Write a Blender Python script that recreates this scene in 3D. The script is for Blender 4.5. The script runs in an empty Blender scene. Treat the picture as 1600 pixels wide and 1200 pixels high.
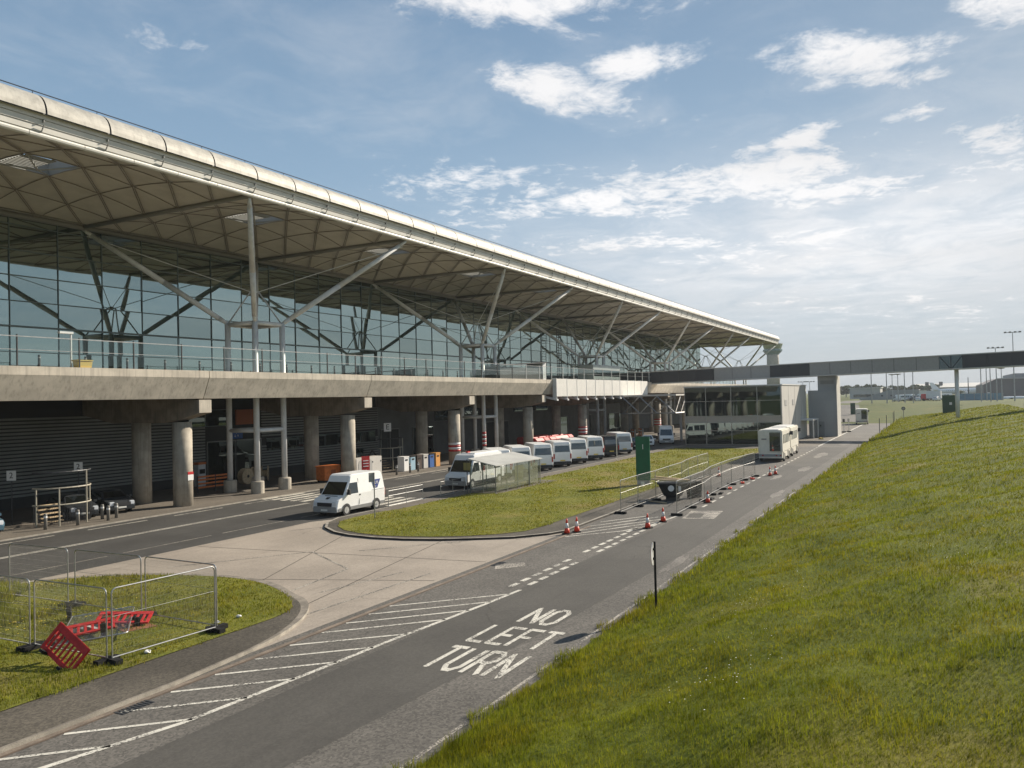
import bpy, bmesh, math, random
import numpy as np
from mathutils import Vector, Matrix
R = math.radians
random.seed(7); rng = np.random.default_rng(7)
SC = bpy.context.scene
COL = SC.collection

# ------------------------------------------------------------------ camera
cam_d = bpy.data.cameras.new('camera'); cam = bpy.data.objects.new('camera', cam_d); COL.objects.link(cam)
yaw, pitch, roll = R(27.935), R(1.123), R(-1.365)
_f = Vector((math.cos(yaw)*math.cos(pitch), math.sin(yaw)*math.cos(pitch), math.sin(pitch)))
_r = Vector((math.sin(yaw), -math.cos(yaw), 0)); _u = _r.cross(_f)
_r2 = _r*math.cos(roll) + _u*math.sin(roll); _u2 = -_r*math.sin(roll) + _u*math.cos(roll)
cam.matrix_world = Matrix(((_r2.x, _u2.x, -_f.x, 0), (_r2.y, _u2.y, -_f.y, 0), (_r2.z, _u2.z, -_f.z, 7.0), (0, 0, 0, 1)))
cam_d.sensor_width = 36; cam_d.lens = 1261.3/1600*36
cam_d.clip_start = 0.1; cam_d.clip_end = 20000
SC.camera = cam

# ------------------------------------------------------------------ light
SUN_AZ, SUN_EL = R(-26), R(30)
sd = Vector((math.cos(SUN_EL)*math.cos(SUN_AZ), math.cos(SUN_EL)*math.sin(SUN_AZ), math.sin(SUN_EL)))
sun_d = bpy.data.lights.new('sun', 'SUN'); sun_d.energy = 4.6; sun_d.angle = R(0.53); sun_d.color = (1, .90, .76)
sun = bpy.data.objects.new('sun', sun_d); COL.objects.link(sun)
sun.rotation_euler = (-sd).to_track_quat('-Z', 'Y').to_euler(); sun.location = (60, -60, 90)
SC.view_settings.view_transform = 'Standard'; SC.view_settings.look = 'None'
SC.view_settings.exposure = 0.80; SC.view_settings.gamma = 1; SC.view_settings.use_curve_mapping = False

world = bpy.data.worlds.new('World'); SC.world = world; world.use_nodes = True
W = world.node_tree; W.nodes.clear()
class N:
    """tiny node helper"""
    def __init__(s, t): s.t = t
    def n(s, ty, **kw):
        x = s.t.nodes.new(ty)
        for k, v in kw.items(): setattr(x, k, v)
        return x
    def lk(s, a, b): s.t.links.new(a, b)
    def m(s, op, a, b=None, c=None, clamp=False):
        x = s.n('ShaderNodeMath', operation=op, use_clamp=clamp)
        for i, v in enumerate((a, b, c)):
            if v is None: continue
            if isinstance(v, (int, float)): x.inputs[i].default_value = v
            else: s.lk(v, x.inputs[i])
        return x.outputs[0]
    def mix(s, f, a, b, bl='MIX'):
        x = s.n('ShaderNodeMix', data_type='RGBA', blend_type=bl)
        for i, v in ((0, f), (6, a), (7, b)):
            if isinstance(v, (int, float)): x.inputs[i].default_value = v
            elif isinstance(v, tuple): x.inputs[i].default_value = (*v, 1) if len(v) == 3 else v
            else: s.lk(v, x.inputs[i])
        return x.outputs[2]
    def noise(s, vec, sc, det=4, rough=.55, dist=0):
        x = s.n('ShaderNodeTexNoise'); x.inputs['Scale'].default_value = sc; x.inputs['Detail'].default_value = det
        x.inputs['Roughness'].default_value = rough; x.inputs['Distortion'].default_value = dist
        if vec is not None: s.lk(vec, x.inputs['Vector'])
        return x.outputs[0]
    def ramp(s, v, lo, hi, a=0., b=1.):
        x = s.n('ShaderNodeMapRange', interpolation_type='SMOOTHSTEP'); x.clamp = True
        s.lk(v, x.inputs[0]); x.inputs[1].default_value = lo; x.inputs[2].default_value = hi
        x.inputs[3].default_value = a; x.inputs[4].default_value = b
        return x.outputs[0]
h = N(W)
sky = h.n('ShaderNodeTexSky', sky_type='NISHITA'); sky.sun_disc = False
sky.sun_elevation = SUN_EL; sky.sun_rotation = R(90) - SUN_AZ; sky.air_density = 1.0; sky.dust_density = 1.6; sky.ozone_density = 2.0
geo = h.n('ShaderNodeTexCoord'); sep = h.n('ShaderNodeSeparateXYZ'); h.lk(geo.outputs['Generated'], sep.inputs[0])
dx, dy, dz = sep.outputs
az = h.m('MULTIPLY', h.m('ARCTAN2', dy, dx), 180/math.pi); el = h.m('MULTIPLY', h.m('ARCSINE', dz), 180/math.pi)
zz = h.m('ADD', h.m('MAXIMUM', dz, 0.0), 0.07)
cv = h.n('ShaderNodeCombineXYZ'); h.lk(h.m('DIVIDE', dx, zz), cv.inputs[0]); h.lk(h.m('DIVIDE', dy, zz), cv.inputs[1])
n1 = h.noise(cv.outputs[0], 3.2, 10, .66, .5); n2 = h.noise(cv.outputs[0], .6, 6, .55, .2); n3 = h.noise(cv.outputs[0], 11, 8, .68, .4)
# places in the sky (azimuth, elevation, half sizes, tilt, amount) where the cloud layer is thick
CL = [(12.9,14.1,14,2.1,-4,1.0),(31,15.6,9,1.4,0,.75),(24.7,21.2,5.4,1.8,12,.95),(18.2,22.3,5.0,1.2,-2,.95),(25.5,26.6,9.5,2.2,0,1.0),
      (4.5,21.1,7.0,1.6,7,.95),(7.6,16.6,2.3,.8,-8,1.1),(-3.6,14.6,3.2,2.1,14,.9),(9.5,9.6,16,2.9,2,.75),(50.4,22.9,4.2,1.3,-4,.5),
      (31.3,12.4,6.2,1.0,6,.5),(.5,17.0,3.0,.9,0,.5),(-3.8,22.6,4.0,1.8,14,.9),(4.2,5.8,16,2.6,4,.62),(34.6,25.8,3.2,1.0,20,.5),(20,5,16,2,0,.35),(21,13.6,14,1.5,1,.9),(4,13.0,9,1.5,-3,.95),(13,10.4,22,1.5,2,.8),(29,13.3,7,.8,0,.6),(2,19.4,7,.8,4,.75),(-2,11.0,8,1.0,3,.7),(16,18.6,5,.6,-5,.45),
      (-40,14,20,4,0,.9),(-75,20,25,5,5,.9),(-100,9,30,3,0,.9),(-60,32,20,5,10,.8),(-130,14,30,4,0,.9),(-140,30,24,5,-8,.7)]
acc = None
for a0, e0, ra, re, tl, st in CL:
    da = h.m('SUBTRACT', az, a0); de = h.m('SUBTRACT', el, e0); c_, s_ = math.cos(R(tl)), math.sin(R(tl))
    uu = h.m('DIVIDE', h.m('ADD', h.m('MULTIPLY', da, c_), h.m('MULTIPLY', de, s_)), ra)
    vv = h.m('DIVIDE', h.m('SUBTRACT', h.m('MULTIPLY', de, c_), h.m('MULTIPLY', da, s_)), re)
    g = h.m('MULTIPLY', h.m('EXPONENT', h.m('MULTIPLY', h.m('ADD', h.m('MULTIPLY', uu, uu), h.m('MULTIPLY', vv, vv)), -1.0)), st)
    acc = g if acc is None else h.m('MAXIMUM', acc, g)
body = h.m('ADD', h.m('MULTIPLY', acc, .86), h.m('ADD', h.m('MULTIPLY', h.m('SUBTRACT', n1, .5), 1.7), h.m('MULTIPLY', h.m('SUBTRACT', n3, .5), 1.15)))
body = h.m('ADD', body, h.m('MULTIPLY', h.m('SUBTRACT', n2, .5), .3))
dens = h.ramp(body, .30, .92)
veil = h.m('MULTIPLY', h.ramp(h.m('ADD', n2, h.m('MULTIPLY', h.m('SUBTRACT', n1, .5), .6)), .42, .8), .28)
dens = h.m('MAXIMUM', dens, veil)
va = h.m('DIVIDE', h.m('SUBTRACT', az, 3.0), 24.0); ve = h.m('DIVIDE', h.m('SUBTRACT', el, 9.5), 5.5)
vg_ = h.m('EXPONENT', h.m('MULTIPLY', h.m('ADD', h.m('MULTIPLY', va, va), h.m('MULTIPLY', ve, ve)), -1.0))
dens = h.m('MAXIMUM', dens, h.m('MULTIPLY', vg_, h.ramp(h.m('ADD', n1, n2), .75, 1.15, .50, .92)))
hz = h.ramp(el, -1.0, 22.0, 1.0, 0.0)
# clear part of the sky: deep blue overhead, pale towards the horizon, the physical sky blended in with its glare compressed
sp_ = h.n('ShaderNodeSeparateColor'); h.lk(sky.outputs[0], sp_.inputs[0])
lum = h.m('ADD', h.m('ADD', h.m('MULTIPLY', sp_.outputs[0], .33), h.m('MULTIPLY', sp_.outputs[1], .34)), h.m('MULTIPLY', sp_.outputs[2], .33))
comp = h.m('DIVIDE', 5.0, h.m('ADD', lum, 4.0))
sk2 = h.n('ShaderNodeVectorMath', operation='SCALE'); h.lk(sky.outputs[0], sk2.inputs[0]); h.lk(comp, sk2.inputs['Scale'])
blue = h.mix(h.ramp(el, 8.0, 40.0), (2.5, 3.75, 5.0), (1.1, 1.95, 3.1))
low = h.mix(h.ramp(el, -1.0, 14.0), (3.3, 4.1, 4.9), blue)
skyc = h.mix(.72, sk2.outputs[0], low)
shade = h.ramp(n2, .35, .7, 1.0, .82)
cc = h.n('ShaderNodeCombineColor')
for i, v in enumerate((8.1, 7.95, 7.9)): h.lk(h.m('MULTIPLY', shade, v), cc.inputs[i])
final = h.mix(h.m('MULTIPLY', dens, .9), skyc, cc.outputs[0])
bg = h.n('ShaderNodeBackground'); h.lk(final, bg.inputs[0]); bg.inputs[1].default_value = .078
wo = h.n('ShaderNodeOutputWorld'); h.lk(bg.outputs[0], wo.inputs[0])

# ------------------------------------------------------------------ materials
MT = {}
def mat(name, col=(.5, .5, .5), rough=.6, metal=0., spec=.5, var=0., vsc=3., bump=0., bsc=30., streak=0., col2=None, fine=0., coord='Object', scalev=None):
    if name in MT: return MT[name]
    m = bpy.data.materials.new(name); m.use_nodes = True; t = m.node_tree; k = N(t)
    b = t.nodes['Principled BSDF']; b.inputs['Base Color'].default_value = (*col, 1); b.inputs['Roughness'].default_value = rough
    b.inputs['Metallic'].default_value = metal; b.inputs['Specular IOR Level'].default_value = spec
    tc = k.n('ShaderNodeTexCoord'); vec = tc.outputs[coord]
    if scalev:
        mp = k.n('ShaderNodeMapping'); mp.inputs['Scale'].default_value = scalev; k.lk(vec, mp.inputs[0]); vec = mp.outputs[0]
    c = None
    if var or col2:
        n = k.noise(vec, vsc, 6, .6)
        c2 = col2 or tuple(v*(1-var) for v in col)
        c = k.mix(k.ramp(n, .38, .62), col, c2)
    if fine:
        n = k.noise(vec, vsc*22, 3, .7)
        c = k.mix(fine, c if c is not None else col, k.mix(k.ramp(n, .3, .7), (.45, .45, .45), (1.6, 1.6, 1.6)), 'MULTIPLY')
    if streak:
        mp = k.n('ShaderNodeMapping'); mp.inputs['Scale'].default_value = (5.0, 5.0, .22); k.lk(vec, mp.inputs[0])
        n = k.noise(mp.outputs[0], 1.3, 6, .65)
        c = k.mix(k.m('MULTIPLY', k.ramp(n, .45, .75), streak), c if c is not None else col, (.10, .09, .075))
    if c is not None: k.lk(c, b.inputs['Base Color'])
    if bump:
        n = k.noise(vec, bsc, 5, .6); bp = k.n('ShaderNodeBump'); bp.inputs['Strength'].default_value = bump; bp.inputs['Distance'].default_value = .02
        k.lk(n, bp.inputs['Height']); k.lk(bp.outputs[0], b.inputs['Normal'])
    MT[name] = m; return m

def glassmat(name, tint, refl, base=(.01, .015, .015), rough=.02, transp=0.):
    if name in MT: return MT[name]
    m = bpy.data.materials.new(name); m.use_nodes = True; t = m.node_tree; k = N(t); t.nodes.remove(t.nodes['Principled BSDF'])
    gl = k.n('ShaderNodeBsdfGlossy'); gl.inputs['Color'].default_value = (*tint, 1); gl.inputs['Roughness'].default_value = rough
    di = k.n('ShaderNodeBsdfDiffuse'); di.inputs['Color'].default_value = (*base, 1)
    back = di.outputs[0]
    if transp:
        tr = k.n('ShaderNodeBsdfTransparent'); tr.inputs[0].default_value = (.93, .96, .95, 1)
        mx = k.n('ShaderNodeMixShader'); mx.inputs[0].default_value = transp; k.lk(back, mx.inputs[1]); k.lk(tr.outputs[0], mx.inputs[2]); back = mx.outputs[0]
    fr = k.n('ShaderNodeFresnel'); ng = k.n('ShaderNodeNewGeometry'); k.lk(k.m('SUBTRACT', 1.5, k.m('MULTIPLY', ng.outputs['Backfacing'], .8333)), fr.inputs[0])
    fac = k.m('ADD', k.m('MULTIPLY', fr.outputs[0], 1 - refl), refl, clamp=True)
    mx = k.n('ShaderNodeMixShader'); k.lk(fac, mx.inputs[0]); k.lk(back, mx.inputs[1]); k.lk(gl.outputs[0], mx.inputs[2])
    gi = k.n('ShaderNodeNewGeometry'); vr = k.n('ShaderNodeVectorMath', operation='SCALE'); vr.inputs[0].default_value = tint
    k.lk(k.m('ADD', k.m('MULTIPLY', k.m('POWER', gi.outputs['Random Per Island'], 2.0), -.28), 1.08), vr.inputs['Scale']); k.lk(vr.outputs[0], gl.inputs['Color'])
    tc = k.n('ShaderNodeTexCoord'); nz = k.noise(tc.outputs['Object'], .35, 2, .4); bp = k.n('ShaderNodeBump')
    bp.inputs['Strength'].default_value = .06; bp.inputs['Distance'].default_value = .05; k.lk(nz, bp.inputs['Height']); k.lk(bp.outputs[0], gl.inputs['Normal'])
    k.lk(mx.outputs[0], t.nodes['Material Output'].inputs[0])
    MT[name] = m; return m

def asphalt(name, col, coarse=.35, patch=.2):
    m = bpy.data.materials.new(name); m.use_nodes = True; k = N(m.node_tree); b = m.node_tree.nodes['Principled BSDF']
    tc = k.n('ShaderNodeTexCoord').outputs['Object']
    base = k.mix(k.ramp(k.noise(tc, .22, 6, .6), .35, .65), col, tuple(v*(1-patch) for v in col))
    mp = k.n('ShaderNodeMapping'); mp.inputs['Scale'].default_value = (.03, 1.1, 1); k.lk(tc, mp.inputs[0])
    base = k.mix(k.m('MULTIPLY', k.ramp(k.noise(mp.outputs[0], 1.6, 5, .6), .5, .7), .35), base, tuple(v*.62 for v in col))
    vor = k.n('ShaderNodeTexVoronoi'); vor.inputs['Scale'].default_value = 19; k.lk(tc, vor.inputs['Vector'])
    sp = k.n('ShaderNodeSeparateColor'); k.lk(vor.outputs['Color'], sp.inputs[0])
    base = k.mix(coarse, base, k.mix(sp.outputs[0], (.35, .35, .35), (2.0, 1.96, 1.9)), 'MULTIPLY')
    # cracks and tar lines
    v2 = k.n('ShaderNodeTexVoronoi', feature='DISTANCE_TO_EDGE'); v2.inputs['Scale'].default_value = .22
    wv = k.n('ShaderNodeVectorMath', operation='ADD'); k.lk(tc, wv.inputs[0])
    nn = k.n('ShaderNodeTexNoise'); nn.inputs['Scale'].default_value = .8; nn.inputs['Detail'].default_value = 5; k.lk(tc, nn.inputs['Vector']); k.lk(nn.outputs['Color'], wv.inputs[1])
    k.lk(wv.outputs[0], v2.inputs['Vector'])
    cr = k.ramp(v2.outputs[0], .002, .006, .45, 0.)
    base = k.mix(k.m('MULTIPLY', cr, k.ramp(k.noise(tc, .1, 2, .5), .5, .6)), base, tuple(v*.35 for v in col))
    k.lk(base, b.inputs['Base Color']); b.inputs['Roughness'].default_value = .82; b.inputs['Specular IOR Level'].default_value = .35
    bp = k.n('ShaderNodeBump'); bp.inputs['Strength'].default_value = .5; bp.inputs['Distance'].default_value = .01
    k.lk(k.noise(tc, 60, 3, .6), bp.inputs['Height']); k.lk(bp.outputs[0], b.inputs['Normal'])
    MT[name] = m; return m

def grassmat(name, a, b_, dry, bump=.6):
    m = bpy.data.materials.new(name); m.use_nodes = True; k = N(m.node_tree); b = m.node_tree.nodes['Principled BSDF']
    tc = k.n('ShaderNodeTexCoord').outputs['Object']
    c = k.mix(k.ramp(k.noise(tc, .5, 7, .65), .38, .62), a, b_)
    c = k.mix(k.ramp(k.noise(tc, .14, 6, .6), .5, .68), c, dry)
    c = k.mix(.55, c, k.mix(k.ramp(k.noise(tc, 9, 5, .75), .3, .7), (.5, .5, .5), (1.5, 1.5, 1.5)), 'MULTIPLY')
    k.lk(c, b.inputs['Base Color']); b.inputs['Roughness'].default_value = .85; b.inputs['Specular IOR Level'].default_value = .15
    bp = k.n('ShaderNodeBump'); bp.inputs['Strength'].default_value = bump; bp.inputs['Distance'].default_value = .08
    k.lk(k.noise(tc, 14, 6, .75), bp.inputs['Height']); k.lk(bp.outputs[0], b.inputs['Normal'])
    MT[name] = m; return m
def blademat(name, cols, trans=.35):
    m = bpy.data.materials.new(name); m.use_nodes = True; k = N(m.node_tree); t = m.node_tree; t.nodes.remove(t.nodes['Principled BSDF'])
    g = k.n('ShaderNodeNewGeometry'); cr = k.n('ShaderNodeValToRGB'); e = cr.color_ramp
    while len(e.elements) < len(cols): e.elements.new(.5)
    for i, c in enumerate(cols): e.elements[i].position = i/(len(cols)-1); e.elements[i].color = (*c, 1)
    k.lk(g.outputs['Random Per Island'], cr.inputs[0])
    clump_shade = k.ramp(k.noise(k.n('ShaderNodeTexCoord').outputs['Object'], 3.2, 5, .7), .36, .56, .50, 1.0)  # noise darkens the blade colour in spots, painting shade among the clumps
    tc = k.n('ShaderNodeTexCoord').outputs['Object']
    c = k.mix(k.ramp(k.noise(tc, .35, 5, .6), .4, .68), cr.outputs[0], k.mix(1.0, cr.outputs[0], (1.18, 1.0, .85), 'MULTIPLY'))
    c = k.mix(k.ramp(k.noise(tc, 1.1, 6, .7), .44, .60), c, k.mix(1.0, c, (.62, .66, .55), 'MULTIPLY'))
    c = k.mix(k.m('MULTIPLY', k.ramp(k.noise(tc, .55, 7, .72, .5), .58, .70), .5), c, (.26, .22, .08))
    cs = k.n('ShaderNodeVectorMath', operation='SCALE'); k.lk(c, cs.inputs[0]); k.lk(clump_shade, cs.inputs['Scale']); c = cs.outputs[0]
    d = k.n('ShaderNodeBsdfDiffuse'); tr = k.n('ShaderNodeBsdfTranslucent'); k.lk(c, d.inputs[0]); k.lk(k.mix(1., c, (1.3, 1.3, .6), 'MULTIPLY'), tr.inputs[0])
    mx = k.n('ShaderNodeMixShader'); mx.inputs[0].default_value = trans; k.lk(d.outputs[0], mx.inputs[1]); k.lk(tr.outputs[0], mx.inputs[2])
    k.lk(mx.outputs[0], t.nodes['Material Output'].inputs[0]); MT[name] = m; return m

concrete = mat('concrete', (.50, .45, .37), .85, var=.2, vsc=.8, bump=.3, bsc=20, streak=.42)
pillar_c = mat('pillar_concrete', (.44, .395, .32), .85, var=.25, vsc=1.2, bump=.3, bsc=20, streak=.45)
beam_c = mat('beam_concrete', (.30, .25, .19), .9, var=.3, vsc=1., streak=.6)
steel_w = mat('grey_painted_steel', (.64, .65, .64), .42, metal=.0, var=.12, vsc=2.)
steel_g = mat('galvanised_steel', (.42, .42, .41), .38, metal=.75, var=.2, vsc=4.)
steel_d = mat('dark_steel', (.035, .037, .04), .5)
edge_m = mat('brushed_roof_metal', (.42, .40, .35), .6, metal=.1, var=.2, vsc=1.4, streak=.3)
fascia_m = mat('pale_fascia', (.66, .64, .58), .5, var=.1, vsc=1)
soffit_m = mat('beige_soffit', (.56, .515, .44), .7, var=.12, vsc=.5)
rib_m = mat('soffit_rib', (.24, .205, .165), .6)
ridge_m = mat('ridge_tube', (.22, .21, .19), .5)
roof_m = mat('roof_membrane', (.42, .42, .41), .6, var=.1)
facade_g = glassmat('facade_glass', (.60, .70, .65), .58, (.008, .02, .02))
dark_g = glassmat('dark_glass', (.5, .62, .62), .13, (.006, .010, .010))
car_g = glassmat('vehicle_glass', (.7, .75, .75), .12, (.006, .008, .008))
rail_g = glassmat('screen_glass', (.7, .78, .76), .0, (.1, .13, .12), transp=1.0)
shelter_g = glassmat('shelter_glass', (.7, .75, .7), .06, (.38, .38, .32), transp=.86)
mull_m = mat('mullion', (.13, .17, .165), .45)
clad_m = mat('slat_cladding', (.20, .21, .19), .5, var=.15, vsc=.6)
clad_d = mat('cladding_gap', (.03, .033, .032), .8)
wall_m = mat('undercroft_panel', (.13, .135, .13), .7, var=.2, vsc=.5)
white_p = mat('white_cladding', (.68, .66, .61), .5, var=.07, vsc=1)
white_v = mat('white_vehicle_paint', (.80, .80, .78), .28, var=.04, vsc=2)
cream_v = mat('cream_vehicle_paint', (.74, .70, .60), .45, var=.12, vsc=1.5)
silver_v = mat('silver_vehicle_paint', (.5, .51, .52), .3, metal=.3)
black_v = mat('black_vehicle_paint', (.018, .02, .022), .22)
blue_v = mat('blue_grey_vehicle_paint', (.09, .17, .22), .25, metal=.3)
dkgrey_v = mat('graphite_vehicle_paint', (.05, .055, .06), .22, metal=.3)
trim = mat('black_trim', (.03, .03, .032), .6)
tyre = mat('tyre_rubber', (.02, .02, .02), .85)
rim = mat('wheel_rim', (.55, .55, .54), .35, metal=.6)
lamp = mat('lamp_glass', (.7, .72, .74), .15)
lamp_r = mat('tail_lamp', (.35, .015, .01), .3)
plate = mat('number_plate', (.75, .74, .68), .5)
plate_y = mat('yellow_plate', (.75, .55, .08), .5)
road_w = mat('worn_road_paint', (.60, .57, .50), .7, col2=(.40, .37, .32), vsc=3, fine=.45)
road_f = mat('faded_road_paint', (.42, .39, .33), .8, col2=(.26, .24, .21), vsc=2, fine=.5)
red_pl = mat('red_plastic', (.52, .02, .02), .45, var=.25, vsc=4)
orange_pl = mat('orange_plastic', (.62, .16, .025), .5, var=.2, vsc=4)
cone_o = mat('cone_orange', (.72, .055, .02), .5)
white_pl = mat('white_plastic', (.72, .71, .68), .5)
grey_pl = mat('grey_plastic', (.30, .30, .29), .55, var=.1)
blue_pl = mat('blue_plastic', (.03, .10, .30), .5)
black_pl = mat('black_plastic', (.012, .012, .012), .7, spec=.25)
green_s = mat('green_sign_paint', (.0, .115, .045), .45, var=.15, vsc=1.5)
green_d = mat('dark_green_paint', (.012, .06, .025), .5)
wood = mat('pale_timber', (.58, .44, .27), .8, var=.25, vsc=8)
kerb_m = mat('kerb_stone', (.33, .30, .25), .85, var=.3, vsc=2, fine=.3)
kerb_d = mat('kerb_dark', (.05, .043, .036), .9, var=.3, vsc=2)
tower_g = mat('grey_render', (.34, .335, .32), .7, var=.08, vsc=.4)
side_w = mat('pale_panel', (.50, .48, .44), .6, var=.08, vsc=.6)
bridge_a = mat('bridge_pale_panel', (.32, .31, .29), .6, var=.08)
bridge_b = mat('bridge_dark_and_shaded_panel', (.028, .030, .036), .4)
spandrel = mat('beige_spandrel', (.42, .38, .32), .5)
def paint(name, col, wear):
    m = bpy.data.materials.new(name); m.use_nodes = True; k = N(m.node_tree); b = m.node_tree.nodes['Principled BSDF']
    tc = k.n('ShaderNodeTexCoord').outputs['Object']
    c = k.mix(k.ramp(k.noise(tc, 1.3, 4, .6), .35, .7), col, tuple(v*.78 for v in col))
    chip = k.m('ADD', k.noise(tc, 16, 5, .75), k.m('MULTIPLY', k.m('SUBTRACT', k.noise(tc, .8, 4, .6), .5), .5))
    c = k.mix(k.ramp(chip, wear, wear+.09), (.085, .078, .068), c)
    k.lk(c, b.inputs['Base Color']); b.inputs['Roughness'].default_value = .75; MT[name] = m; return m
road_w = paint('worn_road_paint_chipped', (.62, .59, .51), .40)
road_f = paint('faded_road_paint_chipped', (.42, .38, .32), .47)
asph = asphalt('asphalt', (.112, .104, .092), .46, .25)
asph_s = asphalt('smooth_asphalt', (.080, .075, .066), .16, .2)
asph_m = asphalt('main_road_asphalt', (.060, .058, .054), .16, .3)
foot_m = asphalt('footway_asphalt', (.098, .086, .068), .45, .45)
pave_m = asphalt('pavement_asphalt', (.15, .13, .105), .22, .25)
conc_m = asphalt('apron_concrete', (.33, .285, .235), .14, .2)
bank_m = grassmat('bank_grass', (.125, .140, .012), (.09, .11, .010), (.165, .15, .025))
lawn_m = grassmat('lawn_grass', (.185, .18, .03), (.13, .14, .024), (.23, .18, .06))
field_m = grassmat('field_grass', (.068, .086, .006), (.050, .068, .005), (.098, .092, .010), .2)
blade_m = blademat('grass_blades', [(.15, .18, .018), (.22, .245, .024), (.26, .275, .034), (.185, .21, .024), (.32, .29, .08)])
lawnb_m = blademat('lawn_blades', [(.16, .19, .02), (.225, .24, .026), (.265, .27, .036), (.18, .19, .03), (.32, .28, .1)])
leaf_m = blademat('far_leaves', [(.035, .06, .018), (.05, .08, .022), (.07, .095, .03)], .2)
flower_w = mat('white_petals', (.8, .8, .74), .7); flower_y = mat('yellow_petals', (.75, .55, .03), .7)

# ------------------------------------------------------------------ mesh helper
class MB:
    def __init__(s): s.v = []; s.f = []; s.mi = []; s.cur = 0
    def mat(s, i): s.cur = i; return s
    def add(s, vs, fs):
        o = len(s.v); s.v += [tuple(v) for v in vs]
        for f in fs: s.f.append(tuple(i+o for i in f)); s.mi.append(s.cur)
        return s
    def box(s, x0, x1, y0, y1, z0, z1):
        return s.add([(x0,y0,z0),(x1,y0,z0),(x1,y1,z0),(x0,y1,z0),(x0,y0,z1),(x1,y0,z1),(x1,y1,z1),(x0,y1,z1)],
                     [(0,3,2,1),(4,5,6,7),(0,1,5,4),(1,2,6,5),(2,3,7,6),(3,0,4,7)])
    def quad(s, a, b, c, d): return s.add([a, b, c, d], [(0, 1, 2, 3)])
    def poly(s, pts): return s.add(pts, [tuple(range(len(pts)))])
    def tube(s, a, b, r0, r1=None, n=8, cap=True):
        r1 = r0 if r1 is None else r1
        a = Vector(a); b = Vector(b); d = (b-a); 
        if d.length < 1e-6: return s
        d.normalize(); up = Vector((0, 0, 1)) if abs(d.z) < .95 else Vector((1, 0, 0))
        p = d.cross(up).normalized(); q = d.cross(p)
        vs = []
        for c, r in ((a, r0), (b, r1)):
            for i in range(n):
                t = 2*math.pi*i/n; vs.append(c + p*(r*math.cos(t)) + q*(r*math.sin(t)))
        fs = [(i, (i+1) % n, n+(i+1) % n, n+i) for i in range(n)]
        if cap: fs += [tuple(range(n-1, -1, -1)), tuple(range(n, 2*n))]
        return s.add(vs, fs)
    def path(s, pts, r, n=6):
        for a, b in zip(pts, pts[1:]): s.tube(a, b, r, r, n)
        return s
    def lathe(s, cx, cy, prof, n=16):
        vs = []; 
        for r, z in prof:
            for i in range(n): t = 2*math.pi*i/n; vs.append((cx+r*math.cos(t), cy+r*math.sin(t), z))
        fs = []
        for j in range(len(prof)-1):
            for i in range(n): fs.append((j*n+i, j*n+(i+1) % n, (j+1)*n+(i+1) % n, (j+1)*n+i))
        fs += [tuple(range(n-1, -1, -1)), tuple((len(prof)-1)*n+i for i in range(n))]
        return s.add(vs, fs)
    def extr(s, pts, vec):
        """closed outline pushed along vec"""
        n = len(pts); v = Vector(vec); a = [Vector(p) for p in pts]
        fs = [tuple(range(n-1, -1, -1)), tuple(range(n, 2*n))] + [(i, (i+1) % n, n+(i+1) % n, n+i) for i in range(n)]
        return s.add(a + [p+v for p in a], fs)
    def build(s, name, m, parent=None, smooth=False, loc=None, rz=0, bevel=0):
        me = bpy.data.meshes.new(name); me.from_pydata(s.v, [], s.f)
        for mm in (m if isinstance(m, (list, tuple)) else [m]): me.materials.append(mm)
        if any(s.mi): me.polygons.foreach_set('material_index', s.mi)
        if smooth: me.polygons.foreach_set('use_smooth', [True]*len(me.polygons))
        me.update()
        if bevel:
            bm = bmesh.new(); bm.from_mesh(me); bmesh.ops.remove_doubles(bm, verts=bm.verts, dist=1e-5); bmesh.ops.recalc_face_normals(bm, faces=bm.faces)
            bmesh.ops.bevel(bm, geom=[e for e in bm.edges if e.calc_face_angle(0) > .5], offset=bevel, segments=2, affect='EDGES', clamp_overlap=True)
            bm.to_mesh(me); bm.free()
        elif not smooth:
            pass
        o = bpy.data.objects.new(name, me); COL.objects.link(o)
        if parent: o.parent = parent
        if loc: o.location = loc
        if rz: o.rotation_euler = (0, 0, rz)
        return o
def tag(o, label, cat, group=None):
    o['label'] = label; o['category'] = cat
    if group: o['group'] = group
    return o
def thing(name, label, cat, loc=(0, 0, 0), rz=0, group=None):
    o = bpy.data.objects.new(name, None); COL.objects.link(o); o.location = loc; o.rotation_euler = (0, 0, rz)
    return tag(o, label, cat, group)
def struct(o, kind='structure', label=None): 
    o['kind'] = kind
    if label: o['label'] = label
    return o
def copy_tree(o, parent=None):
    c = o.copy(); COL.objects.link(c); c.parent = parent
    for ch in list(o.children): copy_tree(ch, c)
    return c
def place(proto, used, label, loc, rz=0, group=None):
    o = proto if not used else copy_tree(proto)
    o.location = loc; o.rotation_euler = (o.rotation_euler[0], o.rotation_euler[1], rz); o['label'] = label
    if group: o['group'] = group
    return o
def text_mesh(name, s, size, m, parent, loc, rot, depth=.004, align='CENTER', sx=1.):
    cu = bpy.data.curves.new(name, 'FONT'); cu.body = s; cu.size = size; cu.extrude = depth; cu.align_x = align; cu.align_y = 'CENTER'; cu.resolution_u = 3
    t = bpy.data.objects.new(name, cu); COL.objects.link(t)
    bpy.context.view_layer.update()
    me = bpy.data.meshes.new_from_object(t.evaluated_get(bpy.context.evaluated_depsgraph_get())); bpy.data.objects.remove(t)
    me.materials.clear(); me.materials.append(m); o = bpy.data.objects.new(name, me); COL.objects.link(o)
    o.parent = parent; o.location = loc; o.rotation_euler = rot; o.scale = (sx, 1, 1)
    return o
def sheet(name, pts, z, m, label=None):
    b = MB().poly([(x, y, z) for x, y in pts]); return struct(b.build(name, m), label=label)
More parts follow.
